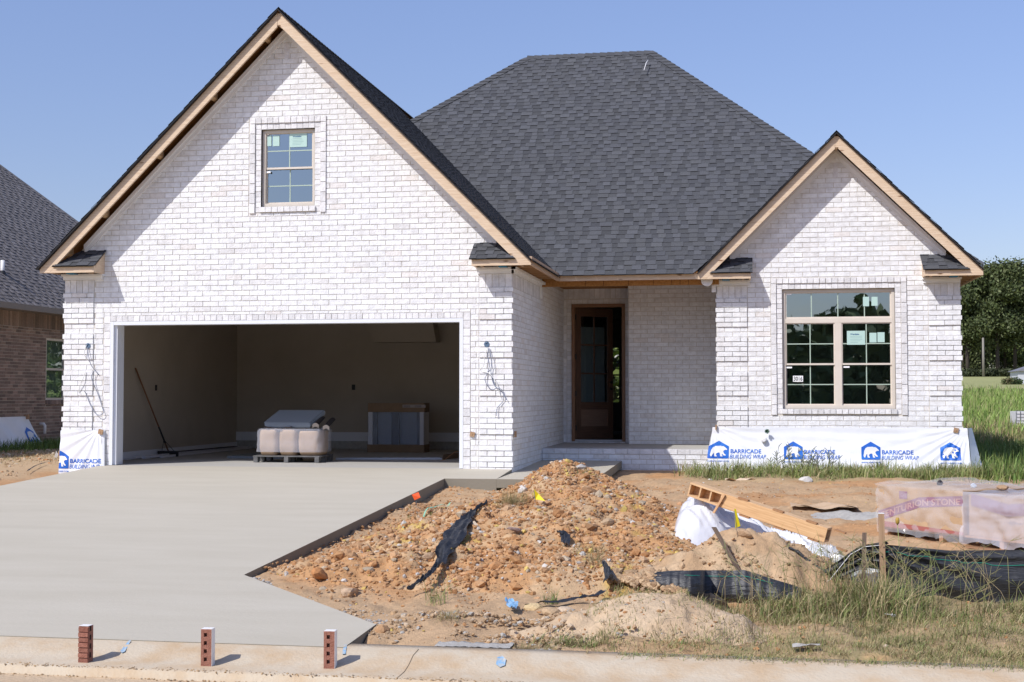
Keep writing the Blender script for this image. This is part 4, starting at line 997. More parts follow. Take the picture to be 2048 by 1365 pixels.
def wf(x, z, o=0.0):
    s = (ZT - z) / (ZT - ZB); y = YG - .032 - .16 * s ** 1.6 - wrinkle(x, z, XA, XB, ZT) * (.4 + 1.4 * s) - o
    xx = x - (.10 * s * max(0, 1 - (x - XA) / .35)) + (.05 * s * max(0, 1 - (XB - x) / .3)); return Vector((xx, y, z))
t = thing("wrap_sheet", (4.9, YG, 0), "long white printed plastic wrap skirting the brick under the big window", "plastic sheet", "building wrap sheets round the houses")
m = MB(); NX, NZ = 260, 44
m.grid([[wf(XA + (XB - XA) * i / NX, ZT + (ZB - ZT) * j / NZ) for i in range(NX + 1)] for j in range(NZ + 1)])
# flap folded round the right corner and left corner
m.grid([[Vector((XB + .01 + .05 * (j / 20) + i * .014 * (1 + j / 14), YG - .03 - .16 * (j / 20) ** 1.6 + i * .035, ZT + (ZB - ZT) * j / 20)) for i in range(8)] for j in range(21)])
m.grid([[Vector((XA - .10 * (j / 20) - i * .012 * (j / 20), YG - .03 - .16 * (j / 20) ** 1.6 + i * .04, ZT + (ZB - ZT) * j / 20)) for i in range(8)] for j in range(21)])
m.build("sheet", mWrap, t)
b = MB(); w2 = MB()
for (px, py, tx) in ((1422, 917, True), (1568, 918.5, True), (1723, 919.5, True), (1881, 921, False)):
    p = onY(px, py, YG - .1); wrapmark(b, w2, lambda x, z, o=0, p=p: wf(p.x + x, p.z + z, .006 + o), tx)
b.build("printed_mark", mBlue, t); w2.build("printed_bear", mWhite, t)
def block(parent, px, py, Y_, s=.075, name="nailing_block"):
    p = onY(px, py, Y_); m = MB(); m.xf = Matrix.Translation(p) @ Matrix.Rotation(R(12), 4, 'Y'); m.box(-s / 2, s / 2, -.02, .0, -s / 2, s / 2); m.box(-.006, .006, -.024, -.02, -.02, .01, (.2, .2, .2)); return m.build(name, mStake, parent)
block(t, 1912, 861, YG - .04)
m = MB(); p = onY(1432, 856, YG - .05); m.box(p.x - .01, p.x + .012, p.y - .03, p.y + .03, p.z - .03, p.z + .05); m.build("nailing_block", mStake, t)
# foam plug and white outlet cover poking through the wrap
t = thing("hose_bib", tuple(onY(1534, 864, YG - .09)), "green grey hose tap with white cup sticking out of the wrap", "tap")
p = onY(1534, 863, YG - .09); m = MB()
for k in range(14): a = k * 2.4; m.tube([p, p + Vector((.035 * math.cos(a), -.05 - .01 * math.sin(k), .035 * math.sin(a)))], .007, 5)
m.build("tap_body", M("tap", (.09, .16, .12), .5), t)
p = onY(1528, 880, YG - .09); m = MB(); m.tube([p + Vector((0, .02, 0)), p + Vector((0, -.03, -.005)), p + Vector((0, -.035, -.005))], [.05, .046, .02], 12); m.build("cover_cup", mWhite, t)
t = thing("pipe_stub", tuple(onY(1612, 935, YG - .3)), "short white capped pipe in the grass before the wrap", "pipe")
p = onY(1612, 944, YG - .3); m = MB(); m.tube([p + Vector((0, 0, -.15)), p + Vector((0, 0, .16))], .055, 12); m.build("pipe", mWhite, t); m = MB(); m.tube([p + Vector((0, 0, .16)), p + Vector((0, 0, .19))], .065, 12); m.build("pipe_cap", mWhite, t)
# left sheet
XA2, XB2, ZT2, ZB2 = -7.19, -6.50, .545, -.13
def wf2(x, z, o=0.0):
    s = (ZT2 - z) / (ZT2 - ZB2); r = math.atan2(ZT2 + .02 - z, XB2 - .05 - x + 1e-6)
    return Vector((x + .03 * s * (x > -6.6), -.04 - .05 * s - .008 * math.sin(r * 18) - .006 * (float(vn([x], [z], 6, 2, 3)[0]) - .5) - o, z - .03 * (1 - s) * (x - XB2) * -.3))
t = thing("wrap_sheet", (-6.85, -.05, 0), "short white printed plastic wrap left of the garage opening", "plastic sheet", "building wrap sheets round the houses")
m = MB(); m.grid([[wf2(XA2 + (XB2 - XA2) * i / 60, ZT2 + (ZB2 - ZT2) * j / 44) for i in range(61)] for j in range(45)])
m.grid([[Vector((XB2 + .03 * j / 20 + .05 * math.sin(i * .8), -.04 - .05 * j / 20 + i * .008, ZT2 + (ZB2 - ZT2) * j / 20)) for i in range(5)] for j in range(21)])
m.build("sheet", mWrap, t)
b = MB(); w2 = MB(); p = onY(103, 937, -.08)
sq = pl((XA2, 0, 0), (1, 0, 0)); sr_ = pl((XB2 + .03, 0, 0), (-1, 0, 0)); b.clip = [sq, sr_]; w2.clip = [sq]
wrapmark(b, w2, lambda x, z, o=0: wf2(p.x + x, p.z + z, .005 + o), True, .29)
b.clip = []; b.build("printed_mark", mBlue, t); w2.clip = []; w2.build("printed_bear", mWhite, t); block(t, 202, 864, -.06)
# wooden blocks nailed to the garage corner
for px, py, lab in ((945, 869, "small wood block nailed beside the right garage jamb"),):
    t = thing("wood_block", tuple(onY(px, py, -.03)), lab, "wood block"); block(t, px, py, -.02, .07, "block")
t = thing("wood_block", (0.02, .02, .53), "small wood scrap nailed round the garage corner", "wood block"); m = MB(); m.box(.027, .05, .03, .12, .47, .56); m.build("block", mStake, t)
# --- dangling cables -------------------------------------------------------------
mCabG = M("cable_grey", (.22, .25, .33), .5); mCabW = M("cable_white", (.75, .75, .72), .5); mBox = M("box_blue", (.10, .16, .24), .5)
def cables(hole, lines, label):
    h = onY(*hole, -.03); t = thing("cable", tuple(h), label, "cable", "loose cables hanging from wall boxes"); 
    m = MB(); m.tube([h + Vector((0, -.004, 0)), h + Vector((0, .02, 0))], .042, 14); m.tube([h + Vector((-.02, -.006, .01)), h + Vector((.01, -.006, .03))], .01, 5, (1, 1, 1)); m.build("junction_box", mBox, t)
    for mat, nm, pts in lines:
        P_ = [onY(x, y, -.045 - .02 * math.sin(i * 1.3)) for i, (x, y) in enumerate(pts)]; Q = []
        for i in range(len(P_) - 1):
            for k in range(5):
                s = k / 5; p0 = P_[max(i - 1, 0)]; p1 = P_[i]; p2 = P_[i + 1]; p3 = P_[min(i + 2, len(P_) - 1)]
                Q.append(.5 * ((2 * p1) + (p2 - p0) * s + (2 * p0 - 5 * p1 + 4 * p2 - p3) * s * s + (3 * p1 - p0 - 3 * p2 + p3) * s ** 3))
        Q.append(P_[-1]); m = MB(); m.tube(Q, .0055, 6); m.build(nm, mat, t)
cables((176, 692), [(mCabG, "grey_wire", [(175, 695), (177, 712), (182, 730), (190, 741), (197, 750), (190, 742), (183, 752), (186, 765), (196, 789), (206, 820), (206, 827), (199, 831), (190, 826), (179, 806), (172, 788), (169, 783)]), (mCabW, "white_wire", [(173, 690), (169, 702), (170, 713), (176, 720)]), (mCabW, "white_wire", [(171, 743), (165, 760), (159, 775), (159, 786), (163, 788)])], "loose cables hanging from the box left of the garage opening")
cables((973.5, 689), [(mCabG, "grey_wire", [(977, 696), (976, 715), (979, 732), (976, 745), (984, 754), (991, 774), (1000, 778), (1006, 783), (1007, 800), (1000, 810), (994, 818), (993, 832)]), (mCabG, "grey_wire", [(979, 697), (983, 722), (982, 745), (988, 770), (1003, 783), (1013, 800)]), (mCabG, "grey_wire", [(976, 746), (970, 758), (975, 772), (984, 780), (993, 776)]), (mCabW, "white_wire", [(975, 695), (969, 712), (968, 730), (961, 738), (964, 744), (974, 745), (983, 752), (995, 770), (1001, 795)])], "tangle of loose cables hanging right of the garage opening")
# --- things in the garage ---------------------------------------------------------
t = thing("push_broom", (-6.75, 2.95, 0), "push broom leaning on the left wall of the garage", "broom")
hd = Vector((-6.74, 2.95, .10)); tp = Vector((-6.95, 2.05, 1.56)); m = MB(); m.tube([hd, tp], [.013, .014], 8); m.build("handle", M("broom_wood", (.20, .09, .04), .5), t)
m = MB(); m.box(-6.93, -6.56, 2.92, 2.99, .06, .10); m.tube([hd + Vector((-.12, 0, -.01)), hd + (tp - hd) * .14], .005, 5); m.tube([hd + Vector((.12, 0, -.01)), hd + (tp - hd) * .14], .005, 5); m.tube([hd + (tp - hd) * .1, hd + (tp - hd) * .3], .016, 8, (1, 1, 1)); m.build("broom_head", mDark, t)
m = MB()
for i in range(46): x = -6.925 + i * .008; m.box(x, x + .005, 2.925 + .003 * (i % 3), 2.985, .002, .06)
m.build("bristles", mDark, t)
# pallet
pf0 = onZ(506, 925.5, 0.0); pf1 = onZ(638, 926.5, 0.0); py0 = (pf0.y + pf1.y) / 2; px0, px1 = pf0.x, pf1.x; pd = .74
def pallet(x0, x1, y0, y1, z, label, mat, group=None):
    t = thing("pallet", ((x0 + x1) / 2, (y0 + y1) / 2, z), label, "pallet", group); m = MB()
    for i in range(3):
        x = x0 + (x1 - x0 - .07) * i / 2
        for k in range(3): y = y0 + (y1 - y0 - .1) * k / 2; m.box(x, x + .07, y, y + .1, z + .004, z + .085)
        m.box(x + .002, x + .068, y0, y1, z + .0845, z + .094)
    m.build("stringer", mat, t); m = MB(); n = 7
    for k in range(n): y = y0 + (y1 - y0 - .09) * k / (n - 1); m.box(x0 - .01, x1 + .01, y, y + .09, z + .094, z + .112)
    m.build("deck_boards", mat, t); return t
mPal = M("grey_plastic", (.10, .10, .10), .8, (.17, .165, .16), 8, .3, 60)
pallet(px0, px1, py0, py0 + pd, 0, "dark grey pallet under the shrink wrapped bags in the garage", mPal)
bags = thing("wrapped_bag_stack", ((px0 + px1) / 2, py0 + .4, .112), "three piles of brown paper bags shrink wrapped together on the pallet", "bag stack")
def bag(cx, w_, h, y0, y1, z0):
    m = MB(); rows = []
    for j in range(15):
        s = j / 14; z = z0 + h * s; rr = []
        for i in range(36):
            a = 2 * math.pi * i / 35; sx = math.copysign(abs(math.cos(a)) ** .35, math.cos(a)); sy = math.copysign(abs(math.sin(a)) ** .35, math.sin(a))
            bulge = (.80 + .22 * math.sin(min(s, 1) * 3.0) ** .5 if s < .3 else 1.0) - .06 * max(0, s - .85) / .15 + .05 * (float(vn([i * .35], [j * .4 + cx], 1, 3, 2)[0]) - .5)
            rr.append((cx + sx * w_ / 2 * bulge, (y0 + y1) / 2 + sy * (y1 - y0) / 2 * bulge, z))
        rows.append(rr)
    m.grid(rows); m.face(rows[-1][::-1][1:]); return m.build("paper_bag_pile", mKraft, bags)
wd = (px1 - px0)
bag(px0 + wd * .20, wd * .29, .42, py0 + .04, py0 + .62, .113); bag(px0 + wd * .50, wd * .28, .42, py0 + .04, py0 + .62, .113); bag(px0 + wd * .82, wd * .34, .40, py0 + .05, py0 + .64, .113)
m = MB(); rows = []
for j in range(13):
    s = j / 12; z = .17 + .38 * s; rr = []
    for i in range(61):
        a = 2 * math.pi * i / 60; sx = math.copysign(abs(math.cos(a)) ** .28, math.cos(a)); sy = math.copysign(abs(math.sin(a)) ** .35, math.sin(a))
        k = 1.0 + .07 * (float(vn([i * .3], [j * .25], 1, 3, 9)[0]) - .5) - .03 * (s > .93)
        rr.append((px0 + wd * .525 + sx * wd * .515 * k, py0 + .335 + sy * .33 * k, z))
    rows.append(rr)
m.grid(rows); m.build("film", film("bag_film", (.80, .82, .92), .26, .16, 11, 1.0), bags)
# bundle of shingles thrown on top
sb = thing("shingle_bundle", (px0 + wd * .5, py0 + .4, .55), "grey bundle of roof shingles lying on the wrapped bags", "shingle bundle")
m = MB(); c0 = Vector((px0 + wd * .13, py0 + .12, .565)); ux = Vector((wd * .70, 0, .0)); uy = Vector((.12, .40, .20))
for k in range(6):
    o_ = Vector((random.uniform(-.015, .015), random.uniform(-.02, .01), .014 * k)); a = c0 + o_; g = random.uniform(.26, .36)
    m.hexa([a, a + ux, a + ux + uy, a + uy], [q + Vector((0, 0, .011)) for q in (a, a + ux, a + ux + uy, a + uy)], (g * .9, g * 1.02, g * 1.12))
m.build("shingle_sheets", mPlain, sb); m = MB()
for k, (ox, oz) in enumerate(((.74, .05), (.90, .02))):
    a = c0 + Vector((wd * ox, -.02, oz)); rows = []
    for i in range(8): rows.append([a + Vector((.11 * j / 4, .0 + .05 * i, .03 * math.sin(j * .8) + .016 * i)) for j in range(5)])
    m.grid(rows, (.035, .03, .03)); rows = [[a + Vector((.11 * j / 4, -.003, .03 * math.sin(j * .8) - .03 * i)) for j in range(5)] for i in range(3)]; m.grid(rows, (.45, .38, .3))
rows = [[c0 + Vector((.02 + wd * .42 * i / 14, -.05 - .03 * math.sin(i * .9 + j), -.02 + .045 * j / 4 - .03 * math.sin(i / 14 * 3.1))) for i in range(15)] for j in range(5)]
m.grid(rows, (.12, .10, .09)); m.build("torn_wrapper", mPlain, sb)
# wrapped cabinet
c0_ = onZ(737, 905, 0); c1_ = onZ(847, 906, 0); cy = (c0_.y + c1_.y) / 2; X0, X1 = c0_.x, c1_.x; H_ = .94; dp = .42
t = thing("crated_cabinet", ((X0 + X1) / 2, cy, 0), "wide crated unit with cardboard top and clear film front in the garage", "crate")
m = MB(); m.box(X0 - .01, X1 + .01, cy - .01, cy + dp, H_ - .17, H_, (.62, .6, .6)); m.build("cardboard_lid", mKraft, t); m = MB(); m.box(X0 - .02, X1 + .012, cy - .012, cy + dp, 0, .15, (.5, .48, .46)); m.build("cardboard_cap", mKraft, t)
m = MB(); m.box(X0, X0 + .08, cy, cy + dp, .15, H_ - .17, (.72, .72, .75)); m.box(X1 - .08, X1, cy, cy + dp, .15, H_ - .17, (.70, .67, .66)); m.box(X0 + .08, X0 + .16, cy + .03, cy + .1, .15, H_ - .17, (.04, .05, .07)); m.box(X0 + .45, X0 + .6, cy + .02, cy + .1, .15, H_ - .17, (.04, .05, .08)); m.box(X1 - .14, X1 - .08, cy + .02, cy + .1, .15, H_ - .17, (.05, .05, .08)); m.box(X0 + .16, X1 - .1, cy + .1, cy + .12, .15, H_ - .17, (.2, .24, .32)); m.build("frame_posts", mPlain, t)
m = MB(); m.grid([[(X0 + (X1 - X0) * i / 40, cy - .010 + .012 * (float(vn([i * .3], [j * .8], 1, 3, 4)[0]) - .5), .15 + (H_ - .32) * j / 20) for i in range(41)] for j in range(21)]); m.build("film", film("crate_film", (.42, .48, .6), .3, .22, 12, 1), t)
m = MB(); lx = onY(810, 812, cy - .02); m.box(lx.x - .05, lx.x + .40, cy - .014, cy - .011, H_ - .085, H_ - .03, (.42, .36, .34)); 
for k in range(2):
    for r_ in range(2): m.box(lx.x - .03 + k * .22, lx.x + .10 + k * .22, cy - .0155, cy - .014, H_ - .075 + r_ * .02, H_ - .066 + r_ * .02, (.12, .1, .1))
m.build("label_strip", mPlain, t)
# boards and packs on the garage floor
t = thing("trim_boards", (-6.6, 4, 0), "white trim boards stacked along the left garage wall", "boards"); m = MB()
for k in range(5): x = -6.93 + k * .07; m.board((x, 1.6 + .2 * k, .005 + .012 * (k % 2)), (x + .15 - .03 * k, 6.6, .005 + .012 * (k % 2)), (.06, 0, 0), (0, 0, .02 + .015 * (k % 3)), (.62, .6, .62))
m.build("board", mPlain, t)
t = thing("dark_strips", (-6.6, 4.3, 0.1), "dark flashing strips on the stacked trim boards", "flashing"); m = MB(); m.board((-6.82, 3.3, .065), (-6.70, 5.9, .065), (.1, 0, 0), (0, 0, .012), (.03, .03, .035)); m.build("strip", mPlain, t)
q = onZ(450, 918, 0); t = thing("floor_panel", (q.x, q.y, 0), "grey flat panel lying behind the pallet", "panel"); m = MB(); m.box(q.x, q.x + 1.0, q.y + .1, q.y + 1.2, .003, .045, (.2, .22, .23)); m.build("panel", mPlain, t)
q = onZ(655, 889, 0); t = thing("siding_pack", (q.x, q.y, 0), "pale blue grey long box on the floor between pallet and crate", "box"); m = MB(); m.box(q.x, q.x + 1.05, q.y, q.y + .2, .003, .10, (.42, .45, .56)); m.box(q.x + .55, q.x + .68, q.y - .002, q.y, .03, .07, (.12, .42, .5)); m.build("box_body", mPlain, t)
q = onZ(690, 882, .0); t = thing("teal_bundle", (q.x, q.y, .1), "teal wrapped bundle on the floor left of the crate", "bundle", "teal bundles at the back of the garage"); m = MB(); m.board((q.x, q.y + .4, .02), (q.x + .9, q.y + .35, .02), (0, .3, 0), (0, 0, .2), (.02, .13, .17)); m.build("bundle_body", mPlain, t)
q = onZ(858, 895, .0); t = thing("teal_bundle", (q.x, q.y, .1), "darker teal wrapped bundle behind and right of the crate", "bundle", "teal bundles at the back of the garage"); m = MB(); m.board((q.x, q.y + .5, .02), (q.x + .85, q.y + .35, .02), (0, .3, 0), (0, 0, .2), (.02, .10, .15)); m.build("bundle_body", mPlain, t)
q0 = onZ(668, 921, 0); q1_ = onZ(880, 921, 0); t = thing("metal_tracks", (q0.x, q0.y, 0), "grey metal tracks lying just inside the garage opening", "rails"); m = MB()
for k in range(3): m.board((q0.x + .05 * k, q0.y + .1 + .1 * k, .004), (q1_.x - .04 * k, q1_.y + .12 + .09 * k, .004), (0, .05, 0), (0, 0, .03), (.40, .43, .48))
m.build("track", mPlain, t)
q = onZ(883, 920, 0); t = thing("cardboard_flap", (q.x, q.y, 0), "folded brown cardboard with orange string by the right jamb", "cardboard"); m = MB(); m.prism([(q.x, q.y + .05, .004), (q.x + .3, q.y + .5, .02), (q.x + .33, q.y + .5, .12), (q.x + .02, q.y + .05, .09)], (.02, -.02, 0), (.35, .33, .33)); m.build("flap", mKraft, t); m = MB(); m.tube([(q.x + .33, q.y + .3, .14), (q.x + .2, q.y + .2, .13), (q.x + .13, q.y + .0, .06), (q.x + .1, q.y - .2, .01), (q.x + .08, q.y - .4, .008)], .004, 5, (.6, .3, .15)); m.build("string", mPlain, t)
# --- ribbons of fabric / strap on the ground ------------------------------------------
def ribbon(name, pts, label, cat, mat, lift=.012, wr=.02, group=None, mound=True, nc=8, up=0.0, colf=None):
    """pts: (px, py, half width in m); a crumpled strip laid over the ground"""
    P_ = [(onG(x, y), w_) for x, y, w_ in pts]; Q = []
    for i in range(len(P_) - 1):
        for k in range(8):
            s = k / 8; Q.append((P_[i][0].lerp(P_[i + 1][0], s), P_[i][1] * (1 - s) + P_[i + 1][1] * s))
    Q.append(P_[-1]); rows = []
    for i, (p, w_) in enumerate(Q):
        d = Q[min(i + 1, len(Q) - 1)][0] - Q[max(i - 1, 0)][0]; n = Vector((d.y, -d.x, 0)).normalized(); r_ = []
        for j in range(nc):
            s = j / (nc - 1) * 2 - 1; q = p + n * s * w_ * (1 + .15 * math.sin(i * 1.1)); z = zg(q.x, q.y) + lift + wr * (float(vn([i * .35 + j * .1], [j * .9 * 8 / nc], 1, 3, 5)[0])) + up * (1 - s * s)
            r_.append((q.x, q.y, z))
        rows.append(r_)
    m = MB(); m.grid(rows); t = m.build(name, mat, loc=tuple(P_[0][0])); return tag(t, label, cat, group)
ribbon("fabric_scrap", [(975, 1018, .006), (955, 1030, .012), (940, 1042, .04), (925, 1060, .085), (905, 1090, .095), (890, 1115, .08), (880, 1138, .035), (862, 1160, .025), (840, 1178, .016), (815, 1192, .012)], "torn black fabric draped down the front of the orange heap", "fabric", mFab, .02, .10, "scraps of black fabric in the dirt", up=.0, nc=12)
ribbon("fabric_scrap", [(1115, 1075, .02), (1130, 1082, .05), (1132, 1100, .03)], "tiny tuft of black fabric half way up the heap", "fabric", mFab, .03, .06, "scraps of black fabric in the dirt")
ribbon("fabric_scrap", [(1207, 1146, .015), (1216, 1163, .03), (1222, 1184, .06)], "upright twisted black fabric end at the foot of the heap", "fabric", mFab, .04, .10, "scraps of black fabric in the dirt", up=.04)
ribbon("fabric_scrap", [(1050, 1218, .02), (1100, 1212, .03), (1160, 1203, .035), (1205, 1190, .03)], "narrow buried black fabric strip low on the heap", "fabric", mFab, .02, .03, "scraps of black fabric in the dirt")
ribbon("green_strap", [(806, 1062, .008), (850, 1030, .010), (875, 1018, .009), (900, 1012, .009)], "pale green plastic strap on the dirt beside the orange flag", "strap", mGreen, .03, .02, nc=3)
ribbon("blue_scrap", [(1018, 1208, .03), (1026, 1222, .045), (1028, 1230, .02)], "crumpled light blue plastic scrap near the kerb", "plastic scrap", M("blue_plastic", (.10, .30, .55), .4, (.3, .5, .7), 12), .03, .05)
ribbon("white_scrap", [(1770, 1235, .02), (1790, 1240, .02)], "small white plastic bit in the weeds", "plastic scrap", mWhite, .02, .03)
ribbon("white_scrap", [(1585, 1305, .03), (1640, 1303, .03)], "grey white crumpled packet in the grass by the kerb", "plastic scrap", mConcEdge, .03, .03)
# --- marker flags -------------------------------------------------------------------------
def flag(px, py, col, label, wire=.30, size=.07, tilt=0, shape=None):
    p = onG(px, py); t = thing("marker_flag", tuple(p), label, "flag", "survey marker flags"); m = MB(); tp = p + Vector((tilt, 0, wire)); m.tube([p - Vector((0, 0, .05)), tp], .002, 5, (.2, .2, .2)); m.build("wire", mPlain, t)
    m = MB(); s = size
    sh = shape or [(0, 0), (1, -.1), (.9, -.8), (0, -.75)]
    n = 6
    P_ = [tp + Vector((x * s, .02 * math.sin(x * 5), y * s)) for x, y in sh]
    m.face(P_, col); m.build("flag_sheet", mPlain, t)
flag(836, 1028, (.75, .10, .02), "square orange red flag beside the driveway edge", .22, .085, -.03, [(-.5, 0), (.35, .35), (.75, -.35), (-.1, -.75)])
flag(1072, 1022, (.80, .62, .01), "yellow flag on the left shoulder of the orange heap", .20, .12, -.02, [(0, .1), (.35, -.3), (.95, -.85), (.1, -.75)])
flag(1476, 1068, (.80, .66, .01), "thin folded yellow flag on top of the brown mound", .19, .17, -.03, [(0, .1), (.08, .1), (.30, -.75), (.05, -.85)])
flag(112, 918, (.85, .85, .85), "small white flag in the dirt left of the garage", .12, .12, 0, [(0, .2), (.25, -.3), (.05, -1), (-.2, -.7)])
# --- stakes and silt fence ------------------------------------------------------------------
def stake(bx, by, tx, ty, w_, label, mat, Yt=None, white=False):
    p = onG(bx, by); q = onY(tx, ty, (p.y if Yt is None else p.y + Yt)); t = thing("wooden_stake", tuple(p), label, "stake", "stakes of the silt fence")
    m = MB(); d = (q - p); m.board(p - d * .2, q, (w_, 0, 0), (0, w_ * .7, 0)); m.build("post", mat, t)
    if white: m = MB(); m.box(q.x - .001, q.x + w_ + .001, q.y - .001, q.y + w_ * .7 + .001, q.z, q.z + .006); m.build("painted_end", mWhite, t)
    return p, q
fp, fq = stake(1762, 1205, 1757, 1028, .044, "upright tan stake in front of the wrapped cartons", mStake, white=True)
stake(1722, 1200, 1725, 1066, .032, "shorter grey stake just left of the tan one", mOld, .12)
lp, lq = stake(1486, 1165, 1423, 1055, .038, "dark weathered stake leaning left by the brown mound", mOld, .1)
t = thing("silt_fence", (fp.x, fp.y, fp.z), "black silt fence fabric sagging from the tan stake to the right edge", "silt fence"); yf = fp.y + .04
m = MB(); rows = []; NC, NR = 120, 26
for i in range(NC + 1):
    s = i / NC; px = 1758 + s * 560; yb = yf + s * .12; tz = onY(px, 1088 + 14 * min(1, s * 4) - 4 * s, yb).z; bz = zg(onY(px, 1200, yb).x, yb) - .03; r_ = []
    for j in range(NR + 1):
        u = j / NR; z = tz + (bz - tz) * u; ang = math.atan2(u * .5, s + .02)
        dy = .028 * math.sin(ang * 16) * math.exp(-s * 2.2) + .05 * math.sin(u * 3.1) * (1 - math.exp(-s * 4)) * .8 + .012 * math.sin(u * 40 + s * 6) * math.exp(-((u - .12) / .12) ** 2) + .02 * float(vn([s * 5], [u * 3], 2, 3, 4)[0])
        p = onY(px, 1100, yb); r_.append((p.x, yb - dy, z))
    rows.append(r_)
m.grid(rows); m.build("fabric", mFab, t)
m = MB(); m.tube([Vector(rows[i][3 + min(4, i // 12)]) + Vector((0, -.006, 0)) for i in range(0, NC + 1, 3)], .0022, 4); m.build("green_thread", M("green_thread", (.01, .30, .20), .5), t)
# loop behind the stakes and the twisted run down to the left
m = MB(); rows = []
for i in range(40):
    s = i / 39; px = 1772 - s * 195; py = 1082 + (28 * s if s < .25 else 7 + (s - .25) / .75 * 112); yb = yf + .03 + s * .25; c = onY(px, py, yb); wd_ = .13 * (1 - .55 * min(1, s * 1.6)); r_ = []
    for j in range(14):
        u = j / 13; r_.append((c.x + .02 * math.sin(j * 1.9 + i * .2), c.y - .035 * math.sin(j * 1.45 + s * 7), max(c.z - wd_ * 1.8 * u, zg(c.x, c.y) - .02)))
    rows.append(r_)
m.grid(rows); m.build("twisted_fabric", mFab, t)
m = MB(); m.tube([onY(1772, 1090, yf - .03), onY(1728, 1094, yf - .05), onY(1700, 1110, yf), onY(1660, 1160, yf + .05), onY(1600, 1195, yf + .1)], .003, 6); m.build("tie_cord", mWhite, t)
t = thing("silt_fence", tuple(lp), "low collapsed run of black silt fence left of the leaning stake", "silt fence")
m = MB(); rows = []
for i in range(70):
    s = i / 69; px = 1243 + s * 360; tpy = 1148 - 8 * math.sin(min(1, s * 1.6) * 1.57) + (36 * (s - .68) / .32 if s > .68 else 0); b_ = 1154 + 40 * min(1, s * 2.2) + 8 * s; p0 = onG(px, b_); yb = p0.y; tq = onY(px, tpy, yb + .10); bq = onY(px, b_, yb); r_ = []
    for j in range(16):
        u = j / 15; q = tq.lerp(bq, u); r_.append((q.x, q.y - .035 * math.sin(u * 3.14) - .02 * (float(vn([s * 3], [u * 11], 1.2, 4, 7)[0]) - .5), q.z + .015 * (float(vn([s * 9], [u], 1.2, 2, 8)[0]) - .5)))
    rows.append(r_)
m.grid(rows); m.build("fabric", mFab, t); m = MB(); m.tube([Vector(rows[i][3]) + Vector((0, -.012, .002)) for i in range(24, 60, 2)], .002, 4); m.build("green_thread", MATS["green_thread"], t)
# --- plastic sheeting and wooden box beam ------------------------------------------------------
def lump(name, px0_, px1_, Yc, hy, zf_, label, mat, seed, nx=90, ny=40, amp=.05, fr=5):
    x0 = onY(px0_, 1050, Yc).x; x1 = onY(px1_, 1050, Yc).x; rows = []
    for j in range(ny + 1):
        v = j / ny * 2 - 1; r_ = []
        for i in range(nx + 1):
            s = i / nx; x = x0 + (x1 - x0) * s; y = Yc + v * hy * (.8 + .25 * math.sin(s * 5 + 1)); e = max(0, 1 - abs(v) ** 2.4) * min(1, s * 6) ** .6 * min(1, (1 - s) * 5) ** .6
            n = float(vn([x * 1.0 + v * .5], [y * 1.0 + s], fr, 4, seed)[0]) - .5; fold = (1 - abs(math.sin(s * 13 + v * 5 + 5 * n))) ** 2 * .7
            r_.append((x, y, zg(x, y) - .02 + e * (zf_(s) + amp * (n * 2 + fold))))
        rows.append(r_)
    m = MB(); m.grid(rows); return tag(m.build(name, mat, loc=(x0, Yc, -.4)), label, "plastic sheet", "plastic sheeting on the ground")
lump("plastic_sheet", 1352, 1660, -6.4, .62, lambda s: .34 * (1 - s) ** .9 + .10, "bright white plastic sheeting heaped under the wooden beam", mPoly, 3, amp=.10, fr=6, nx=150, ny=70)
lump("plastic_sheet", 1545, 1700, -7.3, .42, lambda s: .07 + .12 * s, "clear crumpled film at the right end of the wooden beam", film("clear_film", (.75, .78, .8), .55, .15, 16, 1), 5, amp=.10, fr=9)
lump("plastic_sheet", 1690, 1900, -7.9, .45, lambda s: .14 + .12 * math.sin(s * 3), "crumpled clear film behind the tan stake", film("clear_film_grey", (.62, .67, .68), .6, .2, 14, 1), 8, amp=.09, fr=8)
pL_ = onY(1374, 992, -6.75); pR_ = onY(1648, 1086, -7.25); ax = pR_ - pL_; Ln = ax.length; ax.normalize(); side = Vector((0, 0, 1)).cross(ax).normalized(); upv = ax.cross(side).normalized()
if upv.z < 0: upv = -upv
if side.y < 0: side = -side
t = thing("box_beam", tuple(pL_), "long new wooden box beam with open compartments lying on the plastic", "wooden beam"); m = MB(); hb = .135; wb = .13
def bm_(a, b, w_, tt, col=(1, .85, .65)): m.board(a, b, w_, tt, col)
Pn = lambda s, v, z: pL_ + ax * s + side * v + upv * z
bm_(Pn(0, 0, 0), Pn(Ln, 0, 0), side * wb, upv * .018); bm_(Pn(0, wb - .018, .018), Pn(Ln, wb - .018, .018), side * .018, upv * (hb - .036)); bm_(Pn(0.0, 0.0, hb - .018), Pn(Ln, 0, hb - .018), side * wb, upv * .018)
for s in (0.0, .11, .22, .33): bm_(Pn(s, .004, .018), Pn(s + .014, .004, .018), side * (wb - .022), upv * (hb - .036))
bm_(Pn(.345, -.004, .004), Pn(Ln, -.004, .004), side * .016, upv * (hb - .008), (1, .8, .55)); m.build("beam_boards", mWood, t); m = MB()
for s in (.5, .85, 1.18, 1.45): m.board(Pn(s, -.006, hb), Pn(s + .10, -.006, hb), side * .05, upv * .014, (.6, .4, .25)); m.board(Pn(s + .05, -.008, -.016), Pn(s + .15, -.008, -.016), side * .05, upv * .014, (.6, .4, .25))
m.board(Pn(.30, -.03, -.07), Pn(.36, -.03, hb * .95), ax * .02, side * .02, (1, .8, .6)); m.build("spacer_block", mWood, t)
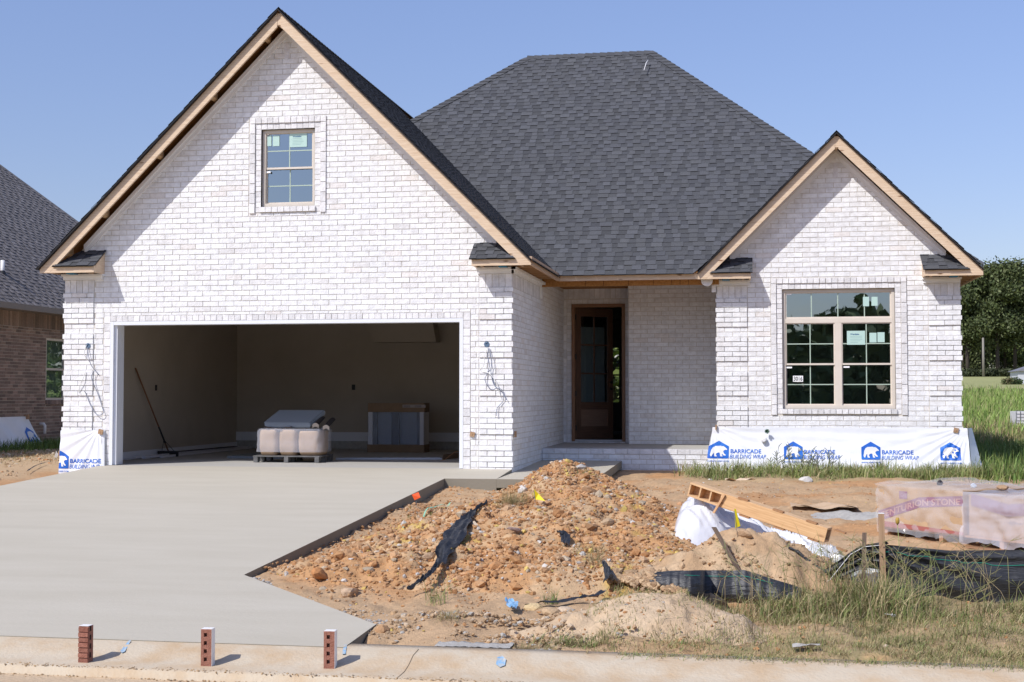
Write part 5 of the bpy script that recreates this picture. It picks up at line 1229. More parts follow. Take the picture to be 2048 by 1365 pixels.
# cardboard sheets on the ground
q = onG(1640, 1015); m = MB(); rows = [[(q.x - .35 + .8 * i / 12, q.y - .2 + .5 * j / 6, zg(q.x, q.y) + .02 + .025 * math.sin(i * .8 + j * .4)) for i in range(13)] for j in range(7)]; m.grid(rows, (1.25, 1.3, 1.35)); tag(m.build("cardboard_sheet", mKraft, loc=tuple(q)), "flattened pale cardboard on the dirt left of the wrapped cartons", "cardboard")
q = onG(1470, 962); m = MB(); m.grid([[(q.x - .15 + .45 * i / 8, q.y - .05 + .12 * j / 3, zg(q.x, q.y) + .02 + .03 * math.sin(i * 1.1 + j)) for i in range(9)] for j in range(4)], (1.5, 1.7, 2.0)); tag(m.build("broken_slat", mKraft, loc=tuple(q)), "pale splintered slat at the edge of the grass strip", "wood scrap")
q = onG(1700, 1038); m = MB(); rows = [[(q.x - .6 + 1.2 * i / 24, q.y - .35 + .8 * j / 12, zg(q.x - .6 + 1.2 * i / 24, q.y - .35 + .8 * j / 12) - .03 + .07 * math.sin(i / 24 * 3.14) * math.sin(j / 12 * 3.14) + .04 * (float(vn([i * .3], [j * .3], 1, 3)[0]) - .5)) for i in range(25)] for j in range(13)]; m.grid(rows, (1.5, 1.6, 1.7)); tag(m.build("lime_heap", mConcEdge, loc=tuple(q)), "low whitish heap of spilled mortar beside the cartons", "mortar heap")
# --- wrapped cartons of stone on a pallet -------------------------------------------------------
PL = onZ(1757, 1052, -.30); PC = onZ(1927, 1071, -.30); fu = (PC - PL); fw = fu.length; fu.normalize(); fv = Vector((-fu.y, fu.x, 0)); hgt = .435
t = thing("wrapped_cartons", tuple(PL), "pallet load of tan and purple printed cartons under stretch film", "cartons"); Q = lambda u, v, z: PL + fu * u + fv * v + Vector((0, 0, z))
m = MB()
for (u0, u1, v0, v1, h_) in ((.0, fw, 0, 1.15, hgt), (fw + .03, fw + 1.15, .05, 1.2, hgt - .03), (fw + 1.0, fw + 1.6, .0, 1.1, hgt + .06)):
    m.hexa([Q(u0, v0, 0), Q(u1, v0, 0), Q(u1, v1, 0), Q(u0, v1, 0)], [Q(u0, v0, h_), Q(u1, v0, h_), Q(u1, v1, h_), Q(u0, v1, h_)], (1.12, 1.1, 1.05))
m.build("carton", mKraft, t); m = MB(); PUR = (.30, .17, .23)
def dq(u, z, o=.004): return Q(u, -o, z)
m.face([dq(.0, .05), dq(.0, .16), dq(fw * .5, .34), dq(fw, .39), dq(fw, .29), dq(fw * .5, .235)], PUR); m.face([dq(.30, .31), dq(.41, .31), dq(.41, .39), dq(.30, .39)], PUR); m.face([dq(0, .0), dq(fw, .0), dq(fw, .03), dq(0, .06)], (.36, .12, .10))
m.face([Q(fw + .06, .045, .30), Q(fw + .5, .045, .22), Q(fw + 1.1, .045, .30), Q(fw + 1.1, .045, .40), Q(fw + .5, .045, .34), Q(fw + .06, .045, .42)], PUR)
def tx(x, y):
    u = x + .02; s = u / fw; z = .072 + (.36 * s if s < .5 else .18 + .10 * (s - .5)) + y * 1.0; return dq(u, z, .006)
text_on(m, "CENTURION STONE", fw - .05, tx, height=.065, bold=.02, col=(.48, .31, .30)); m.build("carton_print", mPlain, t)
m = MB()
for (u0, u1, h0) in ((-.02, fw + .01, hgt + .015), (fw + .012, fw + 1.65, hgt)):
    rows = []; m = MB()
    for j in range(22):
        r_ = []
        for i in range(50):
            s = i / 49; u = u0 + (u1 - u0) * s; k = j / 13
            n = .012 * math.sin(j * 3.1 + s * 5) * .4 + .08 * (float(vn([u * 4 + j * .1], [j * .3], 1.5, 4, 7)[0]) - .5) * 2
            if j <= 13: r_.append(Q(u, -.02 - n - .06 * (1 - k) * (u0 > .5), h0 * k - .07 * (1 - k) ** 3 * float(vn([u * 3], [0], 2, 3, 9)[0]) * 1.6))
            else: r_.append(Q(u, .03 + 1.2 * (j - 13) / 8, h0 + .012 + n * .7 - (.04 * math.exp(-((u - fw - .3) / .3) ** 2))))
        rows.append(r_)
    m.grid(rows); m.build("film", film("carton_film", (.80, .79, .80), .22, .13, 9, 1) if u0 < 1 and u0 < fw - .1 else film("cloudy_film", (.66, .65, .70), .40, .16, 8, 1), t)
pt = thing("pallet", tuple(Q(0, 0, -.11)), "wooden pallet mostly hidden under the wrapped cartons", "pallet"); m = MB()
for k in range(4): m.board(Q(0.02, .02 + k * .33, -.02), Q(fw + 1.5, .02 + k * .33, -.02), fv * .09, Vector((0, 0, .018)), (.75, .6, .5)); m.board(Q(0.02, .02 + k * .33, -.125), Q(fw + 1.5, .02 + k * .33, -.125), fv * .09, Vector((0, 0, .018)), (.7, .55, .45))
m.build("deck_boards", mWood, pt); m = MB()
for k in range(4): m.board(Q(.05 + k * .75, .03, -.107), Q(.05 + k * .75, 1.1, -.107), fu * .05, Vector((0, 0, .087)), (.7, .55, .45))
m.build("stringer", mWood, pt)
for (u, v, s3, c, lab) in ((.40, .5, .045, (.05, .045, .05), "dark stone chip on top of the wrapped cartons"), (.85, .5, .04, (.55, .6, .68), "pale blue grey stone chip on top of the cartons"), (1.22, .5, .06, (.42, .28, .17), "brown stone chip at the right on top of the cartons")):
    p = Q(u, v, hgt + .02); tag(clods("stone_chip", np.array([p[:]]), np.array([s3]), np.array([c]), mStone, base=I2, seed=int(u * 50), flat=.6), lab, "stone", "stones lying on the cartons")
# --- left side: neighbour's ground bits
ribbon("black_cable", [(55, 948, .010), (75, 936, .010), (92, 930, .010), (105, 930, .010)], "black cable end on the dirt left of the garage", "cable", mDark, .04, .02, nc=3)
# ================================================================= NEIGHBOUR, BACKGROUND, PLANTS
random.seed(21)
NX_ = -12.4; NY0, NY1 = -2.0, 17.9
nb = thing("neighbour_house", (NX_, 8, 0), "brown brick house with dark grey shingle roof at the left edge", "house")
mNB = M("brown_brick", (.9, .9, .9), .9, (1.2, 1.15, 1.12), 30, .6, 90, vcol=True); mNM = M("tan_mortar", (.50, .45, .39), .95)
def ncol():
    b = random.uniform(.75, 1.2); c = random.choice(((.26, .195, .165), (.30, .22, .185), (.225, .175, .15), (.34, .26, .215))); return tuple(k * b for k in c)
WN = (8.85, 9.75, .98, 2.40)
m = MB()
for q in ((NY0, WN[0], -.3, 3.0), (WN[1], NY1, -.3, 3.0), (WN[0], WN[1], -.3, WN[2]), (WN[0], WN[1], WN[3], 3.0)): m.box(NX_ - .1, NX_, q[0], q[1], q[2], q[3])
m.box(-26, NX_, NY0, NY0 + .1, -.3, 3.0); m.box(-26, NX_, NY1 - .1, NY1, -.3, 3.0); m.build("wall_backing", mNM, nb)
m = MB(); bricks(m, (NX_, 0, 0), (0, 1, 0), (1, 0, 0), 4.0, NY1, -.3, 2.60, [(WN[0] - .0, WN[1] + .0, WN[2] - .1, WN[3])], BL=.204, ca=ncol, ch=.0713); 
nc_ = lambda: None
for i in range(int((NY1 - 4) / .075)): bbox(m, (NX_, 0, 0), (0, 1, 0), (1, 0, 0), 4 + i * .075 + .004, 4 + (i + 1) * .075 - .004, 2.605, 2.93, -.004, .008, ncol())
for i in range(12): bbox(m, (NX_, 0, 0), (0, 1, 0), (1, 0, 0), WN[0] + i * .075 + .004, WN[0] + (i + 1) * .075 - .004, WN[2] - .1, WN[2], -.004, .03, ncol())
m.build("brick_wall", mNB, nb)
m = MB(); f = .05; a, b, c, d = WN; m.box(NX_ - .06, NX_ - .01, a, a + f, c, d); m.box(NX_ - .06, NX_ - .01, b - f, b, c, d); m.box(NX_ - .06, NX_ - .012, a + f, b - f, c, c + f); m.box(NX_ - .06, NX_ - .012, a + f, b - f, d - f, d); m.box(NX_ - .055, NX_ - .02, a + f, b - f, (c + d) / 2 - .025, (c + d) / 2 + .025)
wn = m.build("window", mVinyl, nb); m = MB(); m.face([(NX_ - .04, a, c), (NX_ - .04, b, c), (NX_ - .04, b, d), (NX_ - .04, a, d)]); m.build("pane", mGlass, wn)
m = MB(); m.box(NX_ - 2, NX_ - .1, a - .5, b + .5, c - .3, d + .2); m.build("interior_room", mRoom, nb)
def ncs():
    b_ = random.choice((.215, .23, .245, .26)) * random.uniform(.94, 1.06); return (b_ * 1.07, b_ * .96, b_ * .90)
EX = -11.98; zE = 3.06; nh = Vector((-1, -1.3, 1))
cN = Vector((EX, 18.4, zE)); cS = Vector((EX, -2.4, zE))
def vclip(P, d, keep):
    n = Vector((d[1], -d[0], 0)).normalized()
    if (Vector(keep) - P).dot(n) < 0: n = -n
    return (P, n)
shingles((EX, -2.4, zE), (0, 1, 0), (-1, 0, 1), 20.8, 7.5 * S2, [vclip(cN, (-1, -1.3), (-14, 8, 0)), vclip(cS, (-1, 1.3), (-14, 8, 0))], colf=ncs, parent=nb)
m = MB(); m.face([cN, (-20, 8, 11.06), (-28, 18.4, zE)], (.08, .08, .08)); m.face([cS, (-20, 8, 11.06), (-28, -2.4, zE)], (.08, .08, .08)); m.build("rear_roof_slope", mSh, nb)
m = MB(); d_ = Vector((-1, -1.3, 1)); n = 60
for i in range(n): p = cN + d_ * (i * .115); q = cN + d_ * ((i + 1) * .115 + .01); u_ = Vector((0, 0, .03)); m.face([p + u_, q + u_, q + Vector((0, -.2, 0)), p + Vector((0, -.2, .012))], ncs()); m.face([p + u_, q + u_, q + Vector((-.2, 0, 0)), p + Vector((-.2, 0, 0))], ncs())
m.build("hip_cap", mSh, nb)
mGut = M("gutter_brown", (.25, .215, .185), .5)
m = MB(); m.board((EX - .0, -2.4, 2.92), (EX - .0, 18.4, 2.92), (.11, 0, 0), (0, 0, .125)); m.build("gutter", mGut, nb)
m = MB(); m.box(NX_, EX, -2.4, 18.4, 2.93, 2.95); m.build("soffit", mGut, nb)
p = onY(5, 548, 9.2); z_ = zE + (EX - p.x); dY = 0
for k in range(60):   # slide along the view ray onto the roof slope
    Yt = 6 + k * .15; p = onY(5, 550, Yt)
    if p.z < zE + (EX - p.x): break
m = MB(); m.tube([p - Vector((0, 0, .1)), p + Vector((0, 0, .32))], .045, 12); m.build("vent_pipe", mWhite, nb); m = MB(); m.tube([p + Vector((0, 0, -.08)), p + Vector((0, 0, .09))], [.11, .055], 12); m.build("pipe_boot", mDark, nb)
# neighbour's wrap
t = thing("wrap_sheet", (NX_ + .3, 6.8, 0), "bluish plastic wrap tacked to the brown brick wall of the neighbour", "plastic sheet", "building wrap sheets round the houses"); Xw = NX_ + .25
def wf3(u, z, o=0.0): # u along Y
    s = (.62 - z) / .75; return Vector((Xw - .2 + .30 * s ** 1.3 + .03 * math.sin(u * 9 + z * 7) * s + o * .8, u + .35 * s * max(0, 1 - (8.0 - u) / .6), z))
m = MB(); m.grid([[wf3(4.5 + 3.5 * i / 60, .62 - .75 * j / 24) for i in range(61)] for j in range(25)]); m.grid([[wf3(8.0, .62 - .75 * j / 24) + Vector((-.04 * i, .05 * i * j / 24, -.02 * i)) for i in range(6)] for j in range(25)]); m.build("sheet", mWrap, t)
b_ = MB(); w2 = MB(); logo(b_, w2, lambda x, z, o=0: wf3(7.62 + x * .9, .06 + z, .01 + o), .34); b_.build("printed_mark", mBlue, t); w2.build("printed_bear", mWhite, t)
m = MB(); m.box(NX_ + .01, NX_ + .10, 7.92, 8.0, .56, .66); m.build("nailing_block", mStake, t)
p = Vector((NX_, 8.62, .44)); t = thing("drain_pipe", tuple(p), "small white elbow pipe on the brown brick wall", "pipe"); m = MB(); m.tube([p, p + Vector((.10, 0, 0)), p + Vector((.13, 0, -.04)), p + Vector((.13, 0, -.22))], .032, 10); m.build("elbow", mWhite, t)
# --- far things ---------------------------------------------------------------------------------
mLeaf = M("leaves", (.9, .9, .9), .6, (1.1, 1.1, 1.1), 3, vcol=True, spec=.3); mBark = M("bark", (.05, .04, .032), .95, (.09, .075, .06), 4, .6, 20)
mLeaf.node_tree.nodes["Principled BSDF"].inputs["Subsurface Weight"].default_value = 0
def crown(name, P0, blobs, n, size, cols, parent, seed):
    rg = np.random.RandomState(seed); w_ = np.array([b[3] * b[4] * b[5] for b in blobs]); w_ = w_ ** .8 / (w_ ** .8).sum(); k = rg.choice(len(blobs), n, p=w_); B_ = np.array([b[:6] for b in blobs])[k]
    d = rg.normal(size=(n, 3)); d /= np.linalg.norm(d, axis=1)[:, None]; r = rg.rand(n) ** .45; C_ = B_[:, :3] + d * B_[:, 3:] * r[:, None] * (1 + .18 * rg.normal(size=(n, 1)))
    C_ = C_ + np.array(P0); s = size * (.5 + rg.rand(n)); a = rg.normal(size=(n, 3)); a /= np.linalg.norm(a, axis=1)[:, None]; b = np.cross(a, rg.normal(size=(n, 3))); b /= np.linalg.norm(b, axis=1)[:, None]
    a = a * s[:, None]; b = b * s[:, None] * .6
    V = np.stack([C_ - a, C_ - b * .9, C_ + a, C_ + b], 1).reshape(-1, 3); F_ = np.arange(4 * n).reshape(n, 4)
    cl = np.array(cols)[rg.randint(0, len(cols), n)] * rg.uniform(.75, 1.25, (n, 1)); o = arr_obj(name, V, F_, np.repeat(cl, 4, 0), mLeaf, parent=parent); return o
LC = [(.075, .10, .036), (.095, .12, .042), (.06, .08, .032), (.12, .14, .055)]
def tree(x, y, h, rad, label, seed, n=7000, size=.28, cols=LC, trunkfrac=.18, group="trees beyond the field", zbase_=None, tr=.02):
    rg_ = random.Random(seed); z = zg(x, y) if zbase_ is None else zbase_; t = thing("tree", (x, y, z), label, "tree", group); m = MB(); lean = rg_.uniform(-.3, .3)
    top = Vector((x + lean, y, z + h * .72)); m.tube([(x, y, z - .2), (x + lean * .3, y, z + h * .2), (x + lean * .6, y, z + h * .45), top], [h * tr, h * tr * .8, h * tr * .5, h * tr * .2], 8); blobs = []
    for k in range(11):
        a = k * 2.4 + rg_.random(); hh = trunkfrac + .12 + (.95 - trunkfrac - .15) * (k + .5) / 11; rr = rad * (1.0 - .55 * abs(hh - .5) * 1.3) * rg_.uniform(.35, .72)
        c = Vector((math.cos(a) * rr, math.sin(a) * rr, h * hh)); bs_ = rad * rg_.uniform(.30, .50); blobs.append((c.x, c.y, c.z, bs_, bs_, bs_ * .75)); m.tube([(x + lean * .4, y, z + h * hh * .6), (x + c.x * .6, y + c.y * .6, z + c.z * .92)], [h * tr * .35, h * tr * .1], 5)
    blobs.append((0, 0, h * .9, rad * .38, rad * .38, h * .11)); m.build("trunk", mBark, t); crown("crown", (x, y, z), blobs, n, size, cols, t, seed); return t
# distant trees along the field's end (right edge of the picture) : (px, Y, top py, radius)
DT = [(1905, 152, 560, 4.6, "dark tree just clear of the house's right corner"), (1935, 150, 535, 4.4, "tall dark tree second from the house corner"), (1965, 158, 545, 4.2, "tree behind the pale utility pole"), (1996, 150, 522, 5.0, "tallest tree with twin dark trunks beyond the field"), (2030, 152, 532, 4.8, "dense tree cut by the right edge of the picture"), (2075, 154, 540, 5, "outermost tree beyond the right edge"), (1925, 172, 575, 5, "hazy tree in the second row near the house"), (2010, 175, 560, 6, "lighter tree filling the second row"), (1960, 185, 570, 7, "broad pale green tree in the back row behind the pole"), (2045, 182, 560, 7, "broad tree in the back row at the picture edge")]
for i, (px, Y_, tp, rad, lab) in enumerate(DT):
    p = onY(px, 700, Y_); zb_ = zg(p.x, Y_); h = onY(px, tp, Y_).z - zb_; cols = LC if i < 7 else [(.10, .14, .04), (.13, .17, .05)]
    tree(p.x, Y_, h, rad, lab, 40 + i, 20000, .17, cols, .20 if i < 6 else .0)
for i, x_ in enumerate((58, 69, 81, 92, 104, 117, 131)): tree(x_, 152 + 5 * (i % 2), 12.5 + (i * 7 % 4), 6.2, "tree of the far row continuing beyond the right edge of the picture", 140 + i, 5000, .34, LC, .08)
for i, (px, w_) in enumerate(((1905, 5.2), (1955, 5.2), (2005, 5.2), (2055, 5.2))):
    p = onY(px, 745, 147); z = zg(p.x, 147); t = thing("hedge", (p.x, 147, z), ["dark low hedge nearest the house corner", "dark low hedge under the utility pole", "dark low hedge under the tallest tree", "dark low hedge at the right edge"][i], "hedge", "low hedges at the field's end"); crown("leaves", (p.x, 147, z), [(dx, 0, .35, 1.1, 1, .55) for dx in np.linspace(-2, 2, 5)], 2200, .16, [(.035, .045, .02), (.05, .06, .025)], t, 70 + i)
p = onY(1967, 742, 144); z = zg(p.x, 144); t = thing("utility_pole", (p.x, 144, z), "pale wooden utility pole before the far trees", "pole"); m = MB(); m.tube([(p.x, 144, z), (p.x, 144, onY(1967, 676, 144).z)], [.15, .12], 8, (.24, .22, .19)); m.build("pole", mPlain, t)
# pale farm track
m = MB(); rows = [[(x, y, zg(x, y) + .55) for x in np.linspace(30, 75, 12)] for y in (168, 171)]; m.grid(rows, (.5, .47, .42)); tag(m.build("farm_track", mPlain), "pale track behind the far trees", kind="structure")
p = onY(2036, 770, 86); z = zg(p.x, 86) - .05; t = thing("shed", (p.x, 86, z), "small white shed at the right edge of the field", "shed"); m = MB(); m.box(p.x, p.x + 3, 86, 89, z, z + 1.0, (.55, .56, .6)); m.build("wall", mPlain, t); m = MB(); m.prism([(p.x - .2, 85.8, z + 1.0), (p.x + 3.2, 85.8, z + 1.0), (p.x + 1.6, 85.8, z + 1.6)], (0, 3.4, 0), (.2, .2, .22)); m.build("roof", mPlain, t)
for i, (px, lab) in enumerate(((2018, "brownish low shrub on the mown field"), (2032, "greener low shrub touching the white shed"))):
    p = onY(px, 770, 84); z = zg(p.x, 84); t = thing("shrub", (p.x, 84, z), lab, "shrub", "shrubs on the mown field"); crown("leaves", (p.x, 84, z), [(0, 0, .2, .5, .5, .3)], 700, .07, [(.12, .10, .05), (.09, .11, .04)] if i == 0 else [(.05, .08, .03)], t, 90 + i)
# wire cage
p = onZ(2033, 869, 0.0); t = thing("wire_cage", tuple(p), "white box in a wire mesh cage standing in the grass at the right edge", "wire crate"); m = MB(); x, y, z = p.x, p.y, zg(p.x, p.y); z = min(z, .1); m.box(x + .02, x + 1.0, y + .02, y + 1.0, z, z + .60, (.75, .73, .74)); m.build("box_body", mPlain, t); m = MB()
for i in range(10): m.tube([(x + i * .11, y, z), (x + i * .11, y, z + .63)], .008, 5, (.1, .1, .1))
for j in range(8): m.tube([(x, y, z + j * .09), (x + 1.0, y, z + j * .09)], .006, 5, (.1, .1, .1))
m.build("wire_mesh", mPlain, t)
# tree behind the house, seen through the front door and rear window; trees across the street, seen in the window glass
tree(-1.2, 27, 7.5, 3.6, "leafy tree behind the house, glimpsed through the open front door", 60, 6000, .16, [(.10, .15, .03), (.15, .19, .05), (.07, .10, .03)], .0, "trees round the house")
for i, (x, y, h) in enumerate(((-2, -66, 7.3), (4, -60, 6.2), (9.5, -64, 7.5), (15, -61, 6.4), (21, -66, 7.6), (27, -62, 6.6), (-9, -64, 7.2), (34, -66, 8))):
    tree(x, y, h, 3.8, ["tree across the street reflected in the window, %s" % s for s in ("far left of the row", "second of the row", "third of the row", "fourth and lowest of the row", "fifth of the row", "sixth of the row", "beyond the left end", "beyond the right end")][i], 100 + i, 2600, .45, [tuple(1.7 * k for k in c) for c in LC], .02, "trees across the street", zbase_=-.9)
m = MB(); m.face([(-200, -11.4 - 28.6, -.76), (200, -40, -.76), (200, -160, -.3), (-200, -160, -.3)], (.12, .15, .05)); tag(m.build("lawn", mPlain), "lawn across the street", kind="structure")
# --- GRASS -----------------------------------------------------------------------------------------
mGrass = M("grass_blade", (.9, .9, .9), .6, (1.15, 1.15, 1.1), 2, vcol=True, spec=.25)
def blades(name, X, Y_, h, w_, cols, label, lean=.45, seed=1, zf=None, parent=None, cat="grass"):
    rg = np.random.RandomState(seed); n = len(X); Z = (zground(X, Y_) if zf is None else zf(X, Y_)) - .01; h = h * rg.uniform(.35, 1.1, n) * (.45 + 1.05 * vn(X, Y_, 4.5, 2, 77)); a = rg.rand(n) * 6.283; ln = np.abs(rg.normal(0, lean, n)) * h
    B = np.stack([X, Y_, Z], 1); dr = np.stack([np.cos(a), np.sin(a), 0 * a], 1); sd_ = np.stack([-np.sin(a + .6), np.cos(a + .6), 0 * a], 1) * (w_ * rg.uniform(.6, 1.3, n))[:, None]
    up = np.array([0, 0, 1.0]); V = []
    for s, wf_ in ((0, 1), (.4, .85), (.75, .55), (1, .05)):
        c = B + up[None] * (h * (s - .22 * s * s * np.minimum(ln / h, 1.2)))[:, None] + dr * (ln * s * s)[:, None]; V += [c - sd_ * wf_, c + sd_ * wf_]
    V = np.stack(V, 1).reshape(-1, 3); base = (np.arange(n) * 8)[:, None, None]; F_ = (np.array([[0, 1, 3, 2], [2, 3, 5, 4], [4, 5, 7, 6]])[None] + base).reshape(-1, 4)
    cl = np.array(cols)[rg.randint(0, len(cols), n)] * rg.uniform(.8, 1.25, (n, 1)); C = np.repeat(cl, 8, 0)
    o = arr_obj(name, V, F_, C, mGrass, parent=parent); 
    if label: tag(o, label, cat, kind="stuff")
    return o
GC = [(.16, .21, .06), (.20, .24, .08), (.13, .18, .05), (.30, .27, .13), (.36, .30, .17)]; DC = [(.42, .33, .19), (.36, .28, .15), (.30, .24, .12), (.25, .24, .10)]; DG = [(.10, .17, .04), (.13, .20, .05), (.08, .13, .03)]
rg = np.random.RandomState(5)
def sc_(n, x0, x1, y0, y1, dens): X = rg.uniform(x0, x1, n); Y_ = rg.uniform(y0, y1, n); k = rg.rand(n) < dens(X, Y_); return X[k], Y_[k]
tuft = lambda X, Y_, s=1.7, a=.42, b=.6, sd_=41: ss(a, b, vn(X, Y_, s, 4, sd_))
# strip along the wrap, and round the right side
X, Y_ = sc_(26000, 2.3, 9.5, 1.2, 2.62, lambda X, Y: ss(1.1, 1.9, Y) * ss(2.2, 2.9, X) * (.35 + .65 * tuft(X, Y, 2.5))); blades("grass_strip", X, Y_, .24, .0050, GC + [(.26, .29, .10), (.30, .32, .13)], "uneven grass strip at the foot of the plastic wrap", .8, 2)
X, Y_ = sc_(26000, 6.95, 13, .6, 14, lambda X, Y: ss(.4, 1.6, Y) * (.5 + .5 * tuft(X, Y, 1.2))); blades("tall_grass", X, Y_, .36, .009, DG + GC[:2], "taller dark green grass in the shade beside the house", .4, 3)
X, Y_ = sc_(12000, 6.5, 12, -4.4, 1.4, lambda X, Y: tuft(X, Y, 1.8)); blades("yard_grass", X, Y_, .16, .006, GC + DC[:1], "patchy grass right of the wrapped cartons", .5, 4)
X, Y_ = sc_(60000, 9, 26, 14, 56, lambda X, Y: (.55 + .45 * tuft(X, Y, .5)) * np.ones_like(X)); blades("meadow_grass", X, Y_, .50, .022, [(.20, .29, .07), (.23, .33, .08), (.26, .31, .10), (.17, .25, .06), (.30, .30, .13)], "bright green meadow grass behind the lot", .3, 6)
X, Y_ = sc_(20000, 8, 22, 10, 21, lambda X, Y: (.5 + .5 * tuft(X, Y, .8)) * np.ones_like(X)); blades("dry_grass", X, Y_, .42, .012, DC, "brown dry grass band before the meadow", .4, 7)
# foreground right
fgd = lambda X, Y: np.clip(ss(2.3, 3.0, X + .35 * (Y + 10.9)) * ss(-10.98, -10.85, Y), 0, 1)
X, Y_ = sc_(75000, 2.3, 6.4, -10.9, -8.6, lambda X, Y: fgd(X, Y) * (.22 + .78 * tuft(X, Y, 2.9, .44, .62, 43)) * (.30 + .70 * (ss(-10.5, -10.7, Y) + ss(3.3, 3.9, X)).clip(0, 1))); X3, Y3 = X, Y_
blades("weedy_grass", X, Y_, .07, .0022, GC + DC + DC, "weedy grass along the kerb at the lower right", .9, 8)
def cluster(n, cx, cy, sx, sy): return rg.normal(cx, sx, n), rg.normal(cy, sy, n)
for i, (px, py, n, sx, h) in enumerate(((1640, 1225, 1000, .26, .22), (1740, 1215, 1100, .17, .30), (1560, 1235, 360, .22, .13), (1850, 1240, 420, .25, .11), (1980, 1245, 520, .27, .12), (1700, 1165, 420, .16, .22))):
    p = onG(px, py); X, Y_ = cluster(n, p.x, p.y, sx, .16); k = (Y_ > -10.8); blades("weed_clump", X[k], Y_[k], h, .0030, GC + DC[:2], ["green weeds left of the stakes", "thick weeds at the foot of the tan stake", "sparse weeds by the leaning stake", "weeds before the black fence", "weeds at the right edge before the fence", "weeds between the two stakes"][i], .85, 20 + i)
# seed stalks with finger heads
def stalks(name, pts, label, seed, hmin=.25, hmax=.5, lean=.6):
    rg = np.random.RandomState(seed); m = MB()
    for (x, y) in pts:
        z = zg(x, y); a = rg.rand() * 6.28; h = rg.uniform(hmin, hmax); l = h * abs(rg.normal(0, lean)) * .8; P_ = [Vector((x, y, z)), Vector((x + math.cos(a) * l * .35, y + math.sin(a) * l * .35, z + h * .55)), Vector((x + math.cos(a) * l, y + math.sin(a) * l, z + h))]
        c = random.choice(((.30, .27, .12), (.36, .28, .16), (.22, .24, .09))); m.tube(P_, [.0022, .0018, .0013], 4, c)
        for k in range(rg.randint(2, 5)): b_ = a + rg.uniform(-1.3, 1.3); L_ = rg.uniform(.05, .12); m.tube([P_[2], P_[2] + Vector((math.cos(b_) * L_, math.sin(b_) * L_, L_ * rg.uniform(.1, .9)))], [.0016, .001], 4, c)
    tag(m.build(name, mGrass), label, "weeds", kind="stuff")
pts = []
for (px, py, n, s) in ((1760, 1215, 60, .30), (1620, 1230, 36, .28), (1880, 1235, 16, .35), (2000, 1235, 16, .3), (1480, 1235, 8, .15), (1700, 1270, 16, .5), (1950, 1290, 12, .3)):
    p = onG(px, py)
    for k in range(n): pts.append((rg.normal(p.x, s), max(-10.7, rg.normal(p.y, .14))))
stalks("seed_stalks", pts, "dry branching seed stalks among the weeds by the fence", 3)
# grass creeping over the kerb
X = rg.uniform(2.4, 6.3, 3000); Y_ = YK + .1 - np.abs(rg.normal(0, .05, 3000)); k = vn(X, Y_ * 0, 2.2, 3, 51) > .5; blades("creeping_grass", X[k], Y_[k], .05, .0022, GC + DC, "grass creeping over the back of the kerb", 1.3, 31, zf=lambda X, Y: np.full_like(X, -.60))
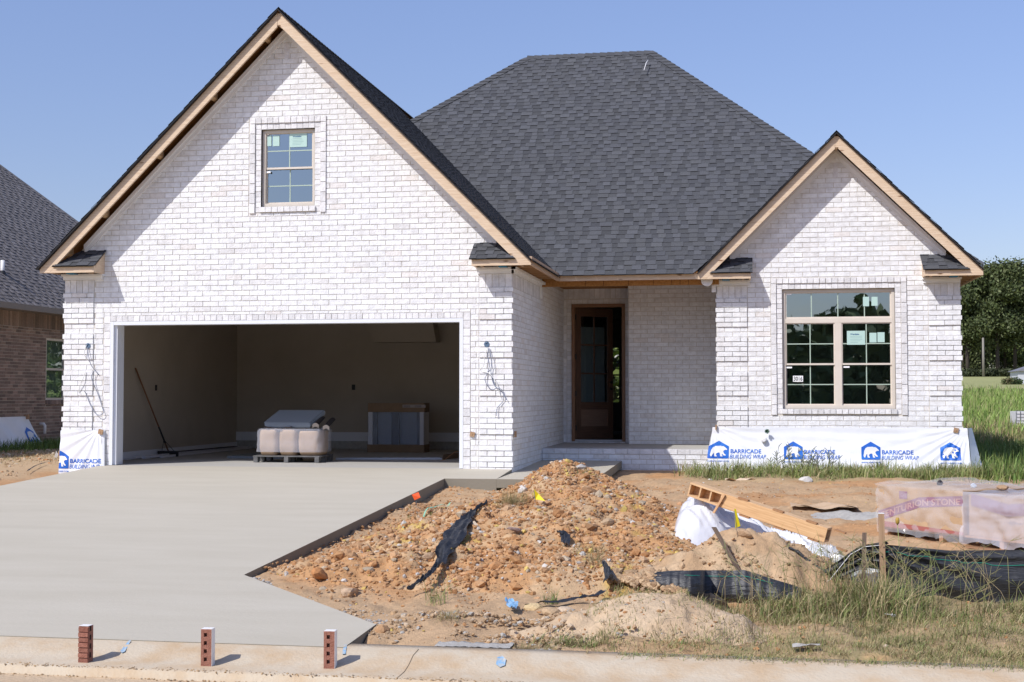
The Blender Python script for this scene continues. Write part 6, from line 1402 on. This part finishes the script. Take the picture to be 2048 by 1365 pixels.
# sparse weeds on the heap and near the kerb
def patch(px, py, n, s, h, cols, lab, name="weed_clump", lean=.7, w_=.0024, seed=60, sy=None):
    p = onG(px, py); X, Y_ = cluster(n, p.x, p.y, s, s if sy is None else sy); blades(name, X, Y_, h, w_, cols, lab, lean, seed)
patch(1025, 1010, 420, .07, .16, DC, "round tuft of dead straw on the left of the heap", "dead_grass", 1.3, .0016, 61); patch(1180, 1105, 260, .08, .10, DC, "dead straw lying low on the heap's face", "dead_grass", 1.5, .0016, 62); patch(1190, 1120, 120, .05, .09, DC, "dead straw wisps under the larger straw patch", "dead_grass", 1.5, .0016, 63)
patch(860, 1035, 160, .14, .09, GC[:3], "thin green grass beside the orange flag", seed=64, sy=.05); patch(1102, 1205, 60, .03, .16, GC[:3], "single green shoot between the boulders", seed=65); patch(870, 1200, 46, .05, .22, GC, "wiry weed below the torn fabric", seed=66); patch(1160, 1290, 900, .16, .07, GC + DC, "grass tuft hanging over the kerb by the blue dot", lean=1.2, seed=67, sy=.06); patch(1060, 1300, 500, .08, .08, DC, "dead roots hanging over the kerb", "dead_grass", 1.6, .0018, 68, .05)
patch(895, 1235, 120, .05, .09, DC, "dead roots on the eroded bank", "dead_grass", 1.2, .0016, 69); patch(1380, 1285, 400, .2, .06, GC + DC, "short grass at the kerb in front of the sandy bank", lean=1, seed=70, sy=.07); patch(1160, 950, 90, .12, .07, GC, "scraps of grass behind the heap's peak", seed=71, sy=.05)
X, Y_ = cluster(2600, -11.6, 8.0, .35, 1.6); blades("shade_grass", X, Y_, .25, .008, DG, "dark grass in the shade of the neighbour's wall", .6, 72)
X, Y_ = cluster(4500, -10.6, 4.0, 1.1, 2.2); blades("straw", X, Y_, .06, .006, DC, "straw scattered on the dirt between the houses", 1.5, 73)
# tall flower stalk and wildflower stems before the wrap
p = onG(1800, 1195); t = thing("seed_flower", tuple(p), "tall stalk with a closed yellow brown flower head", "flower"); q = onY(1795, 1048, p.y); m = MB(); m.tube([p, (p + q) / 2 + Vector((.012, 0, 0)), q], .0028, 5, (.30, .34, .12)); m.build("stem", mGrass, t); m = MB(); m.tube([q + Vector((0, 0, -.008)), q + Vector((0, 0, .008)), q + Vector((0, 0, .03)), q + Vector((0, 0, .05))], [.004, .016, .017, .012], 9, (.42, .27, .05)); m.build("flower_head", mPlain, t)
m = MB(); rgx = random.Random(4)
for k in range(26):
    x = onY(1545 + k * 5.2 + rgx.uniform(-3, 3), 940, 2.25).x; h = rgx.uniform(.2, .46); z = zg(x, 2.25); tp = Vector((x + rgx.uniform(-.12, .12), 2.25 + rgx.uniform(-.08, .08), z + h)); m.tube([(x, 2.25, z), tp], .0035, 4, (.13, .15, .07))
    for j in range(5): a = rgx.random() * 6.28; q = tp.lerp(Vector((x, 2.25, z)), rgx.random() * .5); m.tube([q, q + Vector((math.cos(a) * .06, math.sin(a) * .03, .05))], .0045, 4, (.16, .17, .10))
tag(m.build("wildflowers", mGrass), "spindly wildflower stems in front of the second printed mark", "weeds", kind="stuff")
